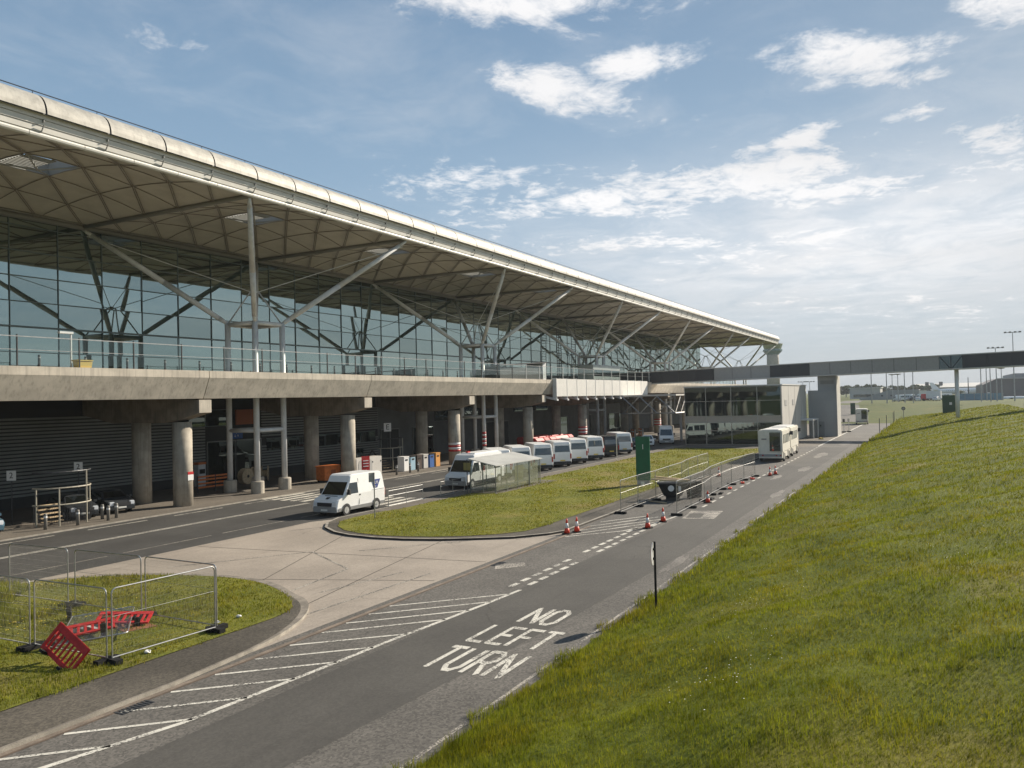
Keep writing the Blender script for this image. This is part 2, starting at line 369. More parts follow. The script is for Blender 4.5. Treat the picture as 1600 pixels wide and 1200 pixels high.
def smooth_pts(pts, it=2):
    for _ in range(it):
        o = []
        n = len(pts)
        for i in range(n):
            a = pts[i]; b = pts[(i+1) % n]; o += [(a[0]*.75+b[0]*.25, a[1]*.75+b[1]*.25), (a[0]*.25+b[0]*.75, a[1]*.25+b[1]*.75)]
        pts = o
    return pts

# ================================================================== SETTING
struct(MB().poly([(-3000,-6000,-.0),(9000,-6000,0),(9000,6000,0),(-3000,6000,0)]).build('ground', field_m))
def bank_z(x, y):
    t = (9.05-np.asarray(y, float))/19.0; x = np.asarray(x, float)
    up = 4.0*(1.35*t-.35*t*t)
    dn = 4.0-.30*(-10-np.asarray(y, float))
    z = np.where(t < 1, up, np.maximum(dn, .05))
    z = np.minimum(z, 3.95) if False else z
    fade = 1-np.clip((x-170)/90, 0, 1)**1.5
    z = z*fade*.96*(1+.03*np.sin(x*.045+1))
    z = z+(.07*np.sin(x*.9+y*.5)+.05*np.sin(x*.37-y*1.3)+.03*np.sin(x*2.1+y*1.7))*np.clip(t*6, 0, 1)*fade
    return np.maximum(z, .0)+.02
def grid_mesh(name, xs, ys, zf, m):
    X, Y = np.meshgrid(xs, ys, indexing='ij'); Z = zf(X, Y); nx, ny = X.shape
    V = np.stack([X, Y, Z], -1).reshape(-1, 3); i = np.arange(nx*ny).reshape(nx, ny)
    F = np.stack([i[:-1, :-1], i[1:, :-1], i[1:, 1:], i[:-1, 1:]], -1).reshape(-1, 4)
    me = bpy.data.meshes.new(name); me.from_pydata(V.tolist(), [], F.tolist()); me.materials.append(m)
    me.polygons.foreach_set('use_smooth', [True]*len(F)); me.update()
    o = bpy.data.objects.new(name, me); COL.objects.link(o); return o
struct(grid_mesh('grass_bank', np.concatenate([np.arange(-14, 60, .5), np.arange(60, 265, 2.)]), np.arange(9.05, -30, -.5), bank_z, bank_m))

YARD = [(103,9.05),(192,9.05),(205,12),(230,20),(236,22),(236,62),(103,62)]
sheet('yard', YARD, .004, pave_m)
sheet('main_road', [(-40,33.4),(37,33.4),(38.5,32.6),(150,32.6),(150,45),(-40,45)], .008, asph_m)
sheet('service_road', [(-30,9.0),(200,9.0),(200,14.6),(112,14.6),(110,17.5),(-30,17.5)], .008, asph)
sheet('smooth_lane', [(-30,11.6),(12,11.4),(24,10.6),(36,10.2),(110,10.4),(110,13.5),(44,13.5),(30,13.8),(22,14.15),(-30,15.6)], .012, asph_s)
sheet('concrete_apron', [(10,17.21),(44,17.21),(44,32.6),(38.5,32.6),(37,33.4),(10,33.4)], .006, conc_m)
# concrete joints and drainage channel
jb = MB()
for p, q in (((19,19.3),(34.5,22.4)), ((23.4,24),(34.6,28.6)), ((26.5,17.7),(22.4,29)), ((30.4,17.6),(28.5,33.2))):
    d = (Vector(q)-Vector(p)).normalized(); n_ = Vector((-d.y, d.x))*.025
    jb.quad((p[0]-n_.x,p[1]-n_.y,.0105),(q[0]-n_.x,q[1]-n_.y,.0105),(q[0]+n_.x,q[1]+n_.y,.0105),(p[0]+n_.x,p[1]+n_.y,.0105))
struct(jb.build('concrete_joints', mat('joint_tar', (.06,.05,.04), .9)))
struct(MB().box(-20,41,17.06,17.21,-.1,.016).build('drainage_channel', mat('channel_stone', (.21,.165,.125), .9, var=.35, vsc=1.5, fine=.4)))
sheet('rust_gutter', [(-20,16.98),(41,16.98),(41,17.06),(-20,17.06)], .0125, mat('rusty_gutter', (.12,.085,.06), .9, var=.4, vsc=2))
for x in (30.2, 12.6):
    g_ = MB()
    for i in range(9): g_.box(x-.42+i*.1, x-.36+i*.1, 16.72, 17.06, .0, .02)
    struct(g_.build('road_drain', steel_d))

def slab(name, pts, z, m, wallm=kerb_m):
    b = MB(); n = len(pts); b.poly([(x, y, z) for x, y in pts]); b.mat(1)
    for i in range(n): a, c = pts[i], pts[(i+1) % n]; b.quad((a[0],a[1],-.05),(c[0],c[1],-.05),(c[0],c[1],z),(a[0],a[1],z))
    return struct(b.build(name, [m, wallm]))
nose_r = [(38.7,17.52),(37.6,17.95),(36,19.2),(34.9,21),(34.1,22.5),(33.6,24.2),(33.4,26),(33.6,27.8),(34.1,29.2),(35.2,30.8),(36.6,31.9),(38.4,32.6)]
def shrink(pts, c, d): 
    o = []
    for x, y in pts:
        v = Vector((c[0]-x, c[1]-y)); v.normalize(); o.append((x+v.x*d, y+v.y*d))
    return o
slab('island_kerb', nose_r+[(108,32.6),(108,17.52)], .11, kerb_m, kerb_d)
inr = shrink(nose_r, (41, 26), .16)
sheet('island_footway', [(x, min(max(y, 17.68), 32.45)) for x, y in inr]+[(107.8,32.45),(107.8,17.68)], .114, foot_m)
slab('island_top_pavement', [(41.5,31.0),(107.6,31.0),(107.6,32.4),(41.5,32.4)], .118, pave_m)
lawn_r = [(39.4,19.2),(37.6,19.4),(36.4,20.2),(35.3,21.5),(34.5,23),(34.05,24.6),(33.9,26),(34.1,27.5),(34.6,28.9),(35.6,30.2),(37,31.2),(38.8,31.55),(41.5,31.4),(42.5,31.05),(104,31.05),(104,19.2)]
def lawn_z(x, y): 
    return .13+.12*np.clip((np.minimum(np.asarray(y)-19.2, 31.0-np.asarray(y)))/3, 0, 1)
sheet('island_lawn', lawn_r, .135, lawn_m)
def chain(pts, it=3):
    for _ in range(it):
        o = [pts[0]]
        for a, b in zip(pts, pts[1:]): o += [(a[0]*.75+b[0]*.25, a[1]*.75+b[1]*.25), (a[0]*.25+b[0]*.75, a[1]*.25+b[1]*.75)]
        pts = o+[pts[-1]]
    return pts
nose_l = [(-30,17.23)]+chain([(14.0,17.23),(17.6,17.55),(20.2,18.5),(21.9,19.9),(22.5,21.3),(23.3,22.6),(23.8,24.3),(23.8,26.4),(23.1,29),(21.9,31.3),(20.3,32.9),(18.0,33.4)])+[(-30,33.4)]
slab('verge_kerb', nose_l, .10, mat('verge_kerb_stone', (.24,.21,.17), .9, var=.35, vsc=2, fine=.4), kerb_m)
sheet('verge_footway', [(-30,17.31)]+chain([(14.0,17.31),(17.5,17.63),(20.0,18.64),(21.6,20.0),(22.2,21.4),(23.0,22.7),(23.5,24.3),(23.5,26.3),(22.8,28.9),(21.6,31.1),(20.0,32.7),(17.9,33.2)])+[(-30,33.2)], .104, foot_m)
lawn_l = [(-30,19.3)]+chain([(18.0,19.3),(20.3,19.3),(21.6,20.4),(22.9,22.6),(23.4,24.3),(23.4,26.2),(22.7,28.8),(21.5,31.0),(19.8,32.6),(17.8,33.1)])+[(-30,33.1)]
sheet('verge_lawn', lawn_l, .125, lawn_m)
slab('terminal_pavement', [(-40,45.0),(150,45.0),(150,58.2),(-40,58.2)], .10, pave_m)
sheet('shelter_pad', [(51.8,28.9),(62,28.7),(62,31.05),(51.8,31.05)], .142, pave_m)

# -------- painted markings
def strip(b, p, q, w, z):
    p = Vector((p[0], p[1], z)); q = Vector((q[0], q[1], z)); d = (q-p).normalized(); n_ = Vector((-d.y, d.x, 0))*w/2
    b.quad(p-n_, q-n_, q+n_, p+n_)
ml = MB()
for y in (39.80, 40.05):
    strip(ml, (-40, y), (44, y), .11, .0125); strip(ml, (49.6, y), (150, y), .11, .0125)
x = -36
while x < 110:
    strip(ml, (x, 44.1), (x+4, 44.1), .13, .0125); x += 6
struct(ml.build('road_markings_main', road_w))
mf = MB(); x = -30
while x < 40: strip(mf, (x, 35.3), (x+5.4, 35.3), .12, .0125); x += 6.2
mf2 = [((24.3,30.2),(29.5,26.6)), ((29.5,26.6),(27,22.4)), ((27,22.4),(21.6,21.6)), ((30.5,24.6),(36,20.0)), ((35.9,19.0),(38.4,17.6)), ((23.2,20.6),(27.4,19.8)), ((20.6,18.9),(27.6,18.6))]
for p, q in mf2: strip(mf, p, q, .1, .0115)
struct(mf.build('road_markings_faded', road_f))
zb = MB()
for i in range(13):
    y = 33.1+i*.96
    if abs(y-39.9) > .4: zb.quad((44.5,y,.0135),(48.9,y,.0135),(48.9,y+.5,.0135),(44.5,y+.5,.0135))
struct(zb.build('zebra_crossing', road_w))
hb = MB()
bl = [(2,17.0),(7,16.45),(9.7,15.75),(12.5,15.05),(16.5,14.7),(19.3,14.5),(22.2,14.2),(24.3,14.0),(26.4,13.85)]
for a, b_ in zip(bl, bl[1:]): strip(hb, a, b_, .15, .0165)
def byl(x):
    for a, b_ in zip(bl, bl[1:]):
        if a[0] <= x <= b_[0]: return a[1]+(b_[1]-a[1])*(x-a[0])/(b_[0]-a[0])
    return 13.9
x = 6.8
while x < 22.8:
    k_ = .9 if x < 18 else 1.0
    xe = x+k_*2.6
    for _ in range(5): xe = x+k_*(17.0-byl(xe))
    strip(hb, (x, 16.94), (xe, byl(xe)), .11, .0165); x += 1.37 if x < 18 else 1.15
hb2 = [(37.4,17.0),(40.0,14.9),(42.0,14.15),(46.0,13.75)]
for a, b_ in zip(hb2, hb2[1:]): strip(hb, a, b_, .14, .0165)
for a, b_ in (((38.1,17.0),(43.6,14.0)), ((39.4,17.1),(44.9,14.0)), ((40.9,17.1),(45.4,14.6)), ((42.5,17.1),(45.6,15.3))): strip(hb, a, b_, .12, .0165)
for y, x0, x1 in ((14.45,26.7,32.4), (13.92,27.2,31.9), (14.5,33.9,39.6), (13.95,34.2,43.4), (14.55,39.8,41.4)):
    x = x0
    while x < x1: strip(hb, (x, y), (x+.62, y-.02), .2, .0165); x += .98
x = 50.2
while x < 111:
    y = 13.35+(x-50)*.012; strip(hb, (x, y), (x+1.15, y+.01), .16, .0165); x += 2.3
struct(hb.build('road_markings_service', road_w))
sheet('worn_road_patch', [(45.2,13.25),(48.4,13.55),(48.9,11.75),(45.6,11.5)], .0168, road_f)
sheet('worn_road_patch', [(45.5,13.1),(47.3,13.3),(47.5,12.5),(45.7,12.3)], .0172, asph_s)
sheet('worn_road_patch', [(29.2,16.5),(30.0,16.9),(31.0,16.0),(30.2,15.6)], .0172, road_f)
mk = MB(); strip(mk, (112,14.25), (190,14.75), .3, .0165); struct(mk.build('road_edge_line', road_w))
ed = MB(); strip(ed, (-30,9.32), (60,9.32), .10, .0125); struct(ed.build('road_edge_line', road_f))
wp_m = asphalt('worn_asphalt', (.19, .175, .155), .4, .4)
for i, (cx, cy, a, b_) in enumerate(((96,12.0,5,.7),(78,11.2,3.5,.5),(118,11.6,6,.9),(58,10.2,3,.35),(70,12.3,2.5,.3),(33,10.0,2.2,.25))):
    sheet('worn_road_patch', [(cx+a*math.cos(t_/9*math.pi)*random.uniform(.6,1.1), cy+b_*math.sin(t_/9*math.pi)*random.uniform(.5,1.2)) for t_ in range(18)], .0174+i*.0002, wp_m)
# lettering on the road: NO / LEFT / TURN
LT = {'N': [[(0,0),(0,1)],[(0,1),(1,0)],[(1,0),(1,1)]], 'O': [[(.3,0),(0,.2),(0,.8),(.3,1),(.7,1),(1,.8),(1,.2),(.7,0),(.3,0)]],
      'L': [[(0,1),(0,0)],[(0,0),(1,0)]], 'E': [[(0,0),(0,1)],[(0,1),(1,1)],[(0,.52),(.8,.52)],[(0,0),(1,0)]],
      'F': [[(0,0),(0,1)],[(0,1),(1,1)],[(0,.52),(.8,.52)]], 'T': [[(.5,0),(.5,1)],[(0,1),(1,1)]],
      'U': [[(0,1),(0,.2),(.3,0),(.7,0),(1,.2),(1,1)]], 'R': [[(0,0),(0,1)],[(0,1),(.75,1),(1,.85),(1,.62),(.75,.5),(0,.5)],[(.5,.5),(1,0)]]}
def road_word(word, x0, yl, cw, gap, H, off):
    b = MB(); y = yl; lift = 0
    for ch in word:
        for pl in LT[ch]:
            for p, q in zip(pl, pl[1:]):
                p = Vector((p[0]*.84+.08, p[1]*.92+.04)); q = Vector((q[0]*.84+.08, q[1]*.92+.04)); d = (q-p).normalized()
                n_ = Vector((-d.y*.13, d.x*.062)); e = Vector((d.x*.06, d.y*.02))
                w2 = []
                for v in (p-n_-e, q-n_+e, q+n_+e, p+n_-e):
                    w2.append((x0+v.y*H+off*(v.x*cw), y-v.x*cw, .0175+lift))
                b.quad(*w2); lift += .00015
        y -= cw+gap
    return struct(b.build('road_lettering', road_w))
road_word('NO', 22.55, 12.02, .56, .10, 1.85, 0)
road_word('LEFT', 20.2, 12.46, .50, .13, 1.82, 0)
road_word('TURN', 17.75, 12.50, .52, .13, 1.95, 0)

# ================================================================== TERMINAL
X0, YE, YI, ZR = 39.5, 40.4, 58.1, 21.1
PK = [X0+18*k for k in range(-3, 12)]
term = thing('terminal_building', 'long glass fronted terminal under a vast flat roof with curved metal edge', 'building')
XA, XB = PK[0], PK[-1]
rise = 1.25
def dome(x, y, xa):
    u = (x-xa)/18; v = (y-YE)/(YI-YE)
    return ZR+.12+rise*(1-(2*u-1)**2)*(1-(2*v-1)**2)
NB = 5; LY = YI-YE
for k, xa in enumerate(PK[:-1]):
    sb = MB(); rb = MB(); gl = MB()
    S = NB*2
    for i in range(S):
        for j in range(S):
            if 4 <= i <= 5 and 4 <= j <= 5: continue
            c = [(xa+18*(i+a)/S, YE+LY*(j+b)/S) for a, b in ((0,0),(0,1),(1,1),(1,0))]
            sb.quad(*[(x, y, dome(x, y, xa)) for x, y in c])
    def nd(i, j, dzz=-.05): x = xa+18*i/NB; y = YE+LY*j/NB; return (x, y, dome(x, y, xa)+dzz)
    for i in range(NB+1):
        for j in range(NB+1):
            if i < NB: rb.tube(nd(i,j), nd(i+.5,j), .030, n=4, cap=False); rb.tube(nd(i+.5,j), nd(i+1,j), .030, n=4, cap=False)
            if j < NB: rb.tube(nd(i,j), nd(i,j+.5), .030, n=4, cap=False); rb.tube(nd(i,j+.5), nd(i,j+1), .030, n=4, cap=False)
            if i < NB and j < NB and (i, j) != (2, 2):
                for o_ in (-.09, .09): rb.tube(nd(i+o_/3.6, j, -.09), nd(i+1+o_/3.6, j+1, -.09), .036, n=4, cap=False)
    sf = sb.build('soffit_dome', soffit_m, term)
    rb.build('soffit_lattice', rib_m, sf)
    c0 = (xa+9, YE+LY/2, ZR+.12+rise)
    zt = ZR+2.24; hx, hy = 1.8, LY/10
    for (ax, ay), (bx, by) in (((-1,-1),(1,-1)), ((1,-1),(1,1)), ((1,1),(-1,1)), ((-1,1),(-1,-1))):
        gl.quad((c0[0]+ax*hx, c0[1]+ay*hy, c0[2]-.12), (c0[0]+bx*hx, c0[1]+by*hy, c0[2]-.12), (c0[0]+bx*hx, c0[1]+by*hy, zt), (c0[0]+ax*hx, c0[1]+ay*hy, zt))
    gl.build('rooflight_upstand', tower_g, sf)
    fr_ = MB()
    for a in ((-1,-1),(1,-1),(1,1),(-1,1)): fr_.tube((c0[0],c0[1],c0[2]-.45), (c0[0]+a[0]*1.8, c0[1]+a[1]*1.75, c0[2]-.1), .07, n=5)
    for q in range(-6, 6): fr_.box(c0[0]-1.75, c0[0]+.1, c0[1]+q*.29, c0[1]+q*.29+.17, c0[2]-.2, c0[2]-.16)
    fr_.build('rooflight_frame', tower_g, sf)
    MB().quad((c0[0]-hx,c0[1]-hy,zt-.1),(c0[0]+hx,c0[1]-hy,zt-.1),(c0[0]+hx,c0[1]+hy,zt+.2),(c0[0]-hx,c0[1]+hy,zt+.2)).build('rooflight_glass', rail_g, sf)
    rd = MB(); za_, zb0 = ZR+2.15, zt
    rd.box(xa, xa+18, YE+.4, c0[1]-hy, za_, zb0).box(xa, xa+18, c0[1]+hy, YI+.3, za_, zb0).box(xa, c0[0]-hx, c0[1]-hy, c0[1]+hy, za_, zb0).box(c0[0]+hx, xa+18, c0[1]-hy, c0[1]+hy, za_, zb0)
    rd.build('roof_deck', roof_m, term)
rg = MB()
for xa in PK: rg.tube((xa, YE+.2, ZR), (xa, YI, ZR), .17, n=8); rg.tube((xa+.38, YE+.2, ZR+.1), (xa+.38, YI, ZR+.1), .06, n=5)
rg.tube((XA, YI, ZR), (XB, YI, ZR), .24, n=8); rg.tube((XA, YI-.5, ZR+.15), (XB, YI-.5, ZR+.15), .08, n=5)
rg.build('ridge_tubes', ridge_m, term, smooth=True)
gp = MB(); x = XA
while x < XB: x2 = min(x+3.0, XB); gp.tube((x+.02, YE-.05, ZR+.02), (x2-.02, YE-.05, ZR+.02), .15, n=10); x = x2
gp.tube((XA, YE-.05, ZR+.02), (XB, YE-.05, ZR+.02), .13, n=8)
gp.build('gutter_pipe', fascia_m, term)
fb = MB()   # fascia: three narrow rails stepping out below the rounded edge
for y0, y1, z0, z1 in ((YE-.20, YE-.24, ZR+.17, ZR+.45), (YE-.28, YE-.32, ZR+.475, ZR+.75), (YE-.36, YE-.40, ZR+.775, ZR+1.06)):
    fb.extr([(XA,y0,z0),(XA,y1,z1),(XA,y1+.12,z1),(XA,y0+.12,z0)], (XB-XA, 0, 0))
fb.box(XA, XB, YE-.12, YE+.1, ZR+.1, ZR+1.0)
fb.build('fascia', fascia_m, term)
x = XA
while x < XB+.1:
    MB().box(x-.02, x+.02, YE-.46, YE-.1, ZR+.62, ZR+.78).tube((x,YE-.2,ZR+.15),(x,YE-.44,ZR+.5),.035,n=5).build('fascia_bracket', mat('bracket_grey', (.25,.25,.24), .5), term); x += 3.6
eb = MB(); zc = ZR+1.0; yc = YE+.45; rr = 1.2; x = XA
prof = [(yc-rr*math.cos(R(t))*.93, zc+rr*math.sin(R(t))) for t in range(0, 91, 10)]
while x < XB-.1:
    x1 = min(x+3.6, XB); g_ = .05
    for (ya, za), (yb, zb_) in zip(prof, prof[1:]): eb.quad((x+g_,ya,za),(x1-g_,ya,za),(x1-g_,yb,zb_),(x+g_,yb,zb_))
    x = x1
eo = eb.build('roof_edge_cladding', edge_m, term, smooth=True)
ej = MB(); pin = [(y+.05, z-.04) for y, z in prof]
for (ya, za), (yb, zb_) in zip(pin, pin[1:]): ej.quad((XA,ya,za),(XB,ya,za),(XB,yb,zb_),(XA,yb,zb_))
ej.poly([(XB,y,z) for y, z in prof]+[(XB,YE+.4,zc)])
ej.build('roof_edge_joint', steel_d, term)
rf = MB().box(XA, XB, YI+.3, 170, ZR+.25, ZR+2.24)
rf.box(XB-.02, XB+.10, YE+.1, 170, ZR+.05, ZR+2.15)
rf.build('roof', roof_m, term)
kr = MB(); x = XA
while x < XB: kr.tube((x,YE+.5,ZR+2.26),(x,YE+.5,ZR+2.42),.02,n=4); x += 3.6
kr.tube((XA,YE+.45,ZR+2.42),(XB,YE+.45,ZR+2.42),.03,n=4); kr.build('roof_cable', steel_d, term)
# glass wall
XG = PK[-2]; GY = YI+.15; GZ0 = 9.45
gm = MB(); rngg = random.Random(3); x = XA-20
while x < XG-.1:
    z = GZ0
    while z < ZR+.2:
        z1 = min(z+1.83, ZR+.2); t1, t2 = rngg.uniform(-.022,.022), rngg.uniform(-.02,.02)
        gm.add([(x,GY+t1,z),(x+3.6,GY-t1,z),(x+3.6,GY-t1+t2,z1),(x,GY+t1+t2,z1)], [(0,1,2,3)]); z = z1
    x += 3.6
gm.build('glass_wall', facade_g, term)
MB().quad((XG,GY,GZ0),(XG,170,GZ0),(XG,170,ZR+.2),(XG,GY,ZR+.2)).build('end_glass_wall', facade_g, term)
mu = MB(); x = XA-20
while x < XG+.1: mu.box(x-.025, x+.025, GY-.07, GY-.02, GZ0, ZR); x += 3.6
z = GZ0+1.83
while z < ZR: mu.box(XA-20, XG, GY-.08, GY-.018, z-.03, z+.03); z += 1.83
mu.box(XA-20, XG, GY-.14, GY-.02, GZ0+3.60, GZ0+3.72)
y = GY+3.6
while y < 170: mu.box(XG-.0, XG+.07, y-.035, y+.035, GZ0, ZR); y += 3.6
for z in np.arange(GZ0+1.83, ZR, 1.83): mu.box(XG, XG+.06, GY, 170, z-.03, z+.03)
mu.build('mullions', mull_m, term)
MB().box(XA-20, XG-.3, GY+.4, 168, 0.0, ZR+.1).build('core_wall', wall_m, term)
# undercroft wall
UW = 58.25
cb = MB(); 
for xx0, xx1 in ((-20, 50.9), (57.7, 76)):
    z = .9
    while z < 6.6:
        if not (3.0 < z < 4.0 and xx0 > 0): cb.box(xx0, xx1, UW-.12, UW-.03, z, z+.16)
        z += .26
cb.build('slat_cladding', clad_m, term)
MB().box(-20,76,UW-.03,UW+.2,0,8.6).build('cladding_backing', clad_d, term)
MB().box(76,210,UW-.03,UW+.2,0,8.6).build('undercroft_wall', wall_m, term)
for xa, xb, za, zb_ in ((58.3,63.4,2.6,3.75),(64,69.4,2.6,3.75),(70,75.4,2.6,3.75),(20,28,2.2,3.4),(48,53.8,5.3,6.7),(60,72,6.9,8.2),(88,100,4.5,8.0),(110,122,5.2,8.0)):
    w_ = MB().box(xa, xb, UW-.15, UW-.10, za, zb_).build('window', dark_g, term)
    MB().box(xa,xb,UW-.17,UW-.09,za-.06,za).box(xa,xb,UW-.17,UW-.09,zb_,zb_+.06).box((xa+xb)/2-.04,(xa+xb)/2+.04,UW-.17,UW-.152,za,zb_).build('frame', mull_m, w_)
for i, (xa, xb) in enumerate(((51.1,57.5),(76.5,80),(83,87.5),(100,108),(124,130),(136,141),(150,158))):
    d_ = MB().box(xa, xb, UW-.14, UW-.08, .1, 3.8).build('door', dark_g if i % 2 == 0 else clad_d, term)
    MB().box(xa-.08,xa,UW-.2,UW-.05,.1,3.9).box(xb,xb+.08,UW-.2,UW-.05,.1,3.9).box(xa,xb,UW-.2,UW-.05,3.8,3.9).box((xa+xb)/2-.03,(xa+xb)/2+.03,UW-.18,UW-.142,.1,3.8).build('frame', clad_m, d_)
MB().box(54.3,56.7,UW-.4,UW-.2,5.3,6.7).build('wall_sign_board', mat('rust_orange_board', (.35,.10,.03), .6), term)
MB().box(78,84,UW-.25,UW-.1,6.4,7.3).build('wall_panel', steel_w, term)
# roof trees
def roof_tree(cx, lbl):
    cy = 49.4; h_ = 1.5; ZT = 13.75
    t = bpy.data.objects.new('roof_tree', None); COL.objects.link(t); t.parent = term; t.location = (cx, cy, 0); t['label'] = lbl
    for sx in (-1, 1):
        for sy in (-1, 1):
            c = MB().tube((sx*h_, sy*h_, .9), (sx*h_, sy*h_, ZT), .225, n=16).build('column', steel_w, t, smooth=True)
            b = MB(); A = Vector((sx*h_, sy*h_, ZT-.05)); B = Vector((sx*9, sy*8.85, ZR-.12)); M_ = A.lerp(B, .45)
            b.tube(A, A.lerp(B, .06), .13, .2, 14); b.tube(A.lerp(B, .06), M_, .2, .225, 14); b.tube(M_, A.lerp(B,.94), .225, .17, 14); b.tube(A.lerp(B,.94), B, .17, .09, 14)
            b.build('branch', steel_w, t, smooth=True)
            MB().lathe(sx*h_, sy*h_, [(.52,.0),(.52,1.0),(.46,1.06),(.3,1.08)], 20).build('footing', pillar_c, t)
            ap = Vector((sx*.22, sy*.22, 16.35))
            MB().tube((sx*h_*.97, sy*h_*.97, ZT), ap, .06, n=8).build('strut', steel_w, t, smooth=True)
            MB().tube(ap, A.lerp(B, .97)+Vector((0,0,-.3)), .035, n=6).build('tie_rod', steel_w, t)
    for nm, z_, r_ in (('ring_beam', ZT-.12, .17), ('ring_beam', 5.05, .17)):
        b = MB()
        for a, c in (((-1,-1),(1,-1)),((1,-1),(1,1)),((1,1),(-1,1)),((-1,1),(-1,-1))): b.tube((a[0]*h_,a[1]*h_,z_),(c[0]*h_,c[1]*h_,z_), r_, n=10)
        b.build(nm, steel_w, t, smooth=True)
    MB().box(-h_,h_,-h_,h_,ZT-.2,ZT-.14).build('collar_plate', ridge_m, t)
    MB().lathe(0,0,[(.05,16.2),(.3,16.3),(.3,16.4),(.05,16.5)],10).build('hub', steel_w, t)
    return t
for k, cx in enumerate((12.5, 48.5, 84.5, 120.5, 156.5, 192.5, 228.5)):
    roof_tree(cx, ['first', 'nearest whole', 'second', 'third', 'fourth', 'fifth', 'last'][k]+' branching steel roof support along the canopy')

# ================================================================== FORECOURT DECK
deck = thing('elevated_forecourt', 'raised concrete walkway with sloping parapet and glass screens along the terminal front', 'walkway')
MB().box(-40, 205, 46.3, UW+.1, 8.6, 9.3).build('deck_slab', concrete, deck)
xs_j = [-50.6+18*k for k in range(16)]
for xa, xb in zip(xs_j, xs_j[1:]):
    if xb < -30 : continue
    a, b_ = xa+.03, xb-.03
    p = MB().extr([(a,44.5,9.5),(a,44.5,9.02),(a,45.12,7.6),(a,46.4,7.6),(a,46.4,9.5)], (b_-a,0,0)).build('parapet_panel', concrete, deck)
for x in xs_j:
    if x < -30: continue
    pr_ = [(45.0,7.52),(45.0,6.6),(47.0,6.15),(49.5,5.95),(54,5.95),(57.6,6.6),(57.6,7.9),(46.42,7.9),(46.42,7.52)]
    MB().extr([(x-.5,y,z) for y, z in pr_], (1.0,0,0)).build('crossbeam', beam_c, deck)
    MB().box(x-.52,x+.52,44.93,44.995,6.62,7.5).build('beam_end_cap', concrete, deck)
    for y in (47.3, 51.6): MB().lathe(x, y, [(.66,0),(.66,5.98)], 24).build('pillar', pillar_c, deck, smooth=True)
x = 26.1-3.6*12; i = 0
pst = []
while x < 200:
    if i < 70:
        MB().box(x-.03,x+.03,44.56,44.64,9.5,11.25).build('railing_post', steel_d if x < 85 else steel_w, deck)
    x += 3.62; i += 1
rl = MB().box(-30,200,44.55,44.60,11.12,11.17).box(-30,200,44.58,44.60,10.4,10.43)
rl.build('handrail', steel_g, deck)
MB().box(-30,200,44.61,44.625,9.62,11.1).build('glass_screen', rail_g, deck)
# pale metal cladding over part of the parapet
for i in range(11):
    xa = 95.4+i*3.36; MB().box(xa+.05, xa+3.31, 44.05, 44.2, 7.3, 9.62).build('cladding_panel', white_p, deck)
    b = MB().box(xa-.04, xa+.04, 44.02, 44.6, 6.9, 9.7); b.extr([(xa-.25,43.9,6.75),(xa-.25,43.9,6.95),(xa-.25,46,7.5),(xa-.25,46,7.2)], (.5,0,0)); b.build('cladding_bracket', steel_w, deck)

# ================================================================== LINK BRIDGE, TOWER, GATEHOUSE
BX = 136.0
br = thing('link_bridge', 'long enclosed grey footbridge crossing above the service road', 'footbridge')
def bzb(y): return 9.36+(34-y)*.0168
ys_ = [60]+[34-i*3.05 for i in range(-8, 15)][1:]
ys_ = [58-i*3.05 for i in range(0, 30)]
for i, (ya, yb) in enumerate(zip(ys_, ys_[1:])):
    za = bzb(ya); zb_ = bzb(yb); dk = (17.6 < (ya+yb)/2 < 25.8) or (ya+yb)/2 < -3.2 or (ya+yb)/2 > 35  # panels at the terminal end turn dark to paint the shadow they sit in
    gp_ = -3.2 < (ya+yb)/2 < .2
    m_ = dark_g if gp_ else (bridge_b if dk else bridge_a)
    MB().add([(BX,ya-.03,za+.12),(BX,yb+.03,zb_+.12),(BX,yb+.03,zb_+2.05),(BX,ya-.03,za+2.05),(BX+.1,ya-.03,za+.12),(BX+.1,yb+.03,zb_+.12),(BX+.1,yb+.03,zb_+2.05),(BX+.1,ya-.03,za+2.05)],
             [(0,1,2,3),(4,7,6,5),(0,4,5,1),(3,2,6,7),(0,3,7,4),(1,5,6,2)]).build('window_panel' if gp_ else 'wall_panel', m_, br)
ya, yb = ys_[0], ys_[-1]; za, zb_ = bzb(ya), bzb(yb)
def slope_box(b, x0, x1, o0, o1): 
    b.add([(x0,ya,za+o0),(x1,ya,za+o0),(x1,yb,zb_+o0),(x0,yb,zb_+o0),(x0,ya,za+o1),(x1,ya,za+o1),(x1,yb,zb_+o1),(x0,yb,zb_+o1)], [(0,3,2,1),(4,5,6,7),(0,1,5,4),(1,2,6,5),(2,3,7,6),(3,0,4,7)]); return b
slope_box(MB(), BX-.08, BX+3.1, -.05, .12).build('floor_beam', side_w, br)
slope_box(MB(), BX-.10, BX+3.1, 2.05, 2.2).build('roof', side_w, br)
slope_box(MB(), BX+2.9, BX+3.0, .12, 2.05).build('rear_wall', bridge_a, br)
slope_box(MB(), BX+.1, BX+.12, .12, 2.05).build('joint_backing', steel_d, br)
bb = MB(); z_ = bzb(-1.5); bb.tube((BX-.02,.0,z_+2.0),(BX-.02,-1.4,z_+.15),.07,n=5); bb.tube((BX-.02,-1.5,z_+.1),(BX-.02,-1.5,z_+2.),.07,n=5); bb.tube((BX-.02,-1.6,z_+.15),(BX-.02,-3,z_+2.0),.07,n=5)
bb.build('cross_brace', bridge_b, br)
for y in (-2.2, -38): MB().lathe(BX+1.5, y, [(.30,2.),(.30,bzb(y)-.05)], 14).build('column', steel_w, br, smooth=True)

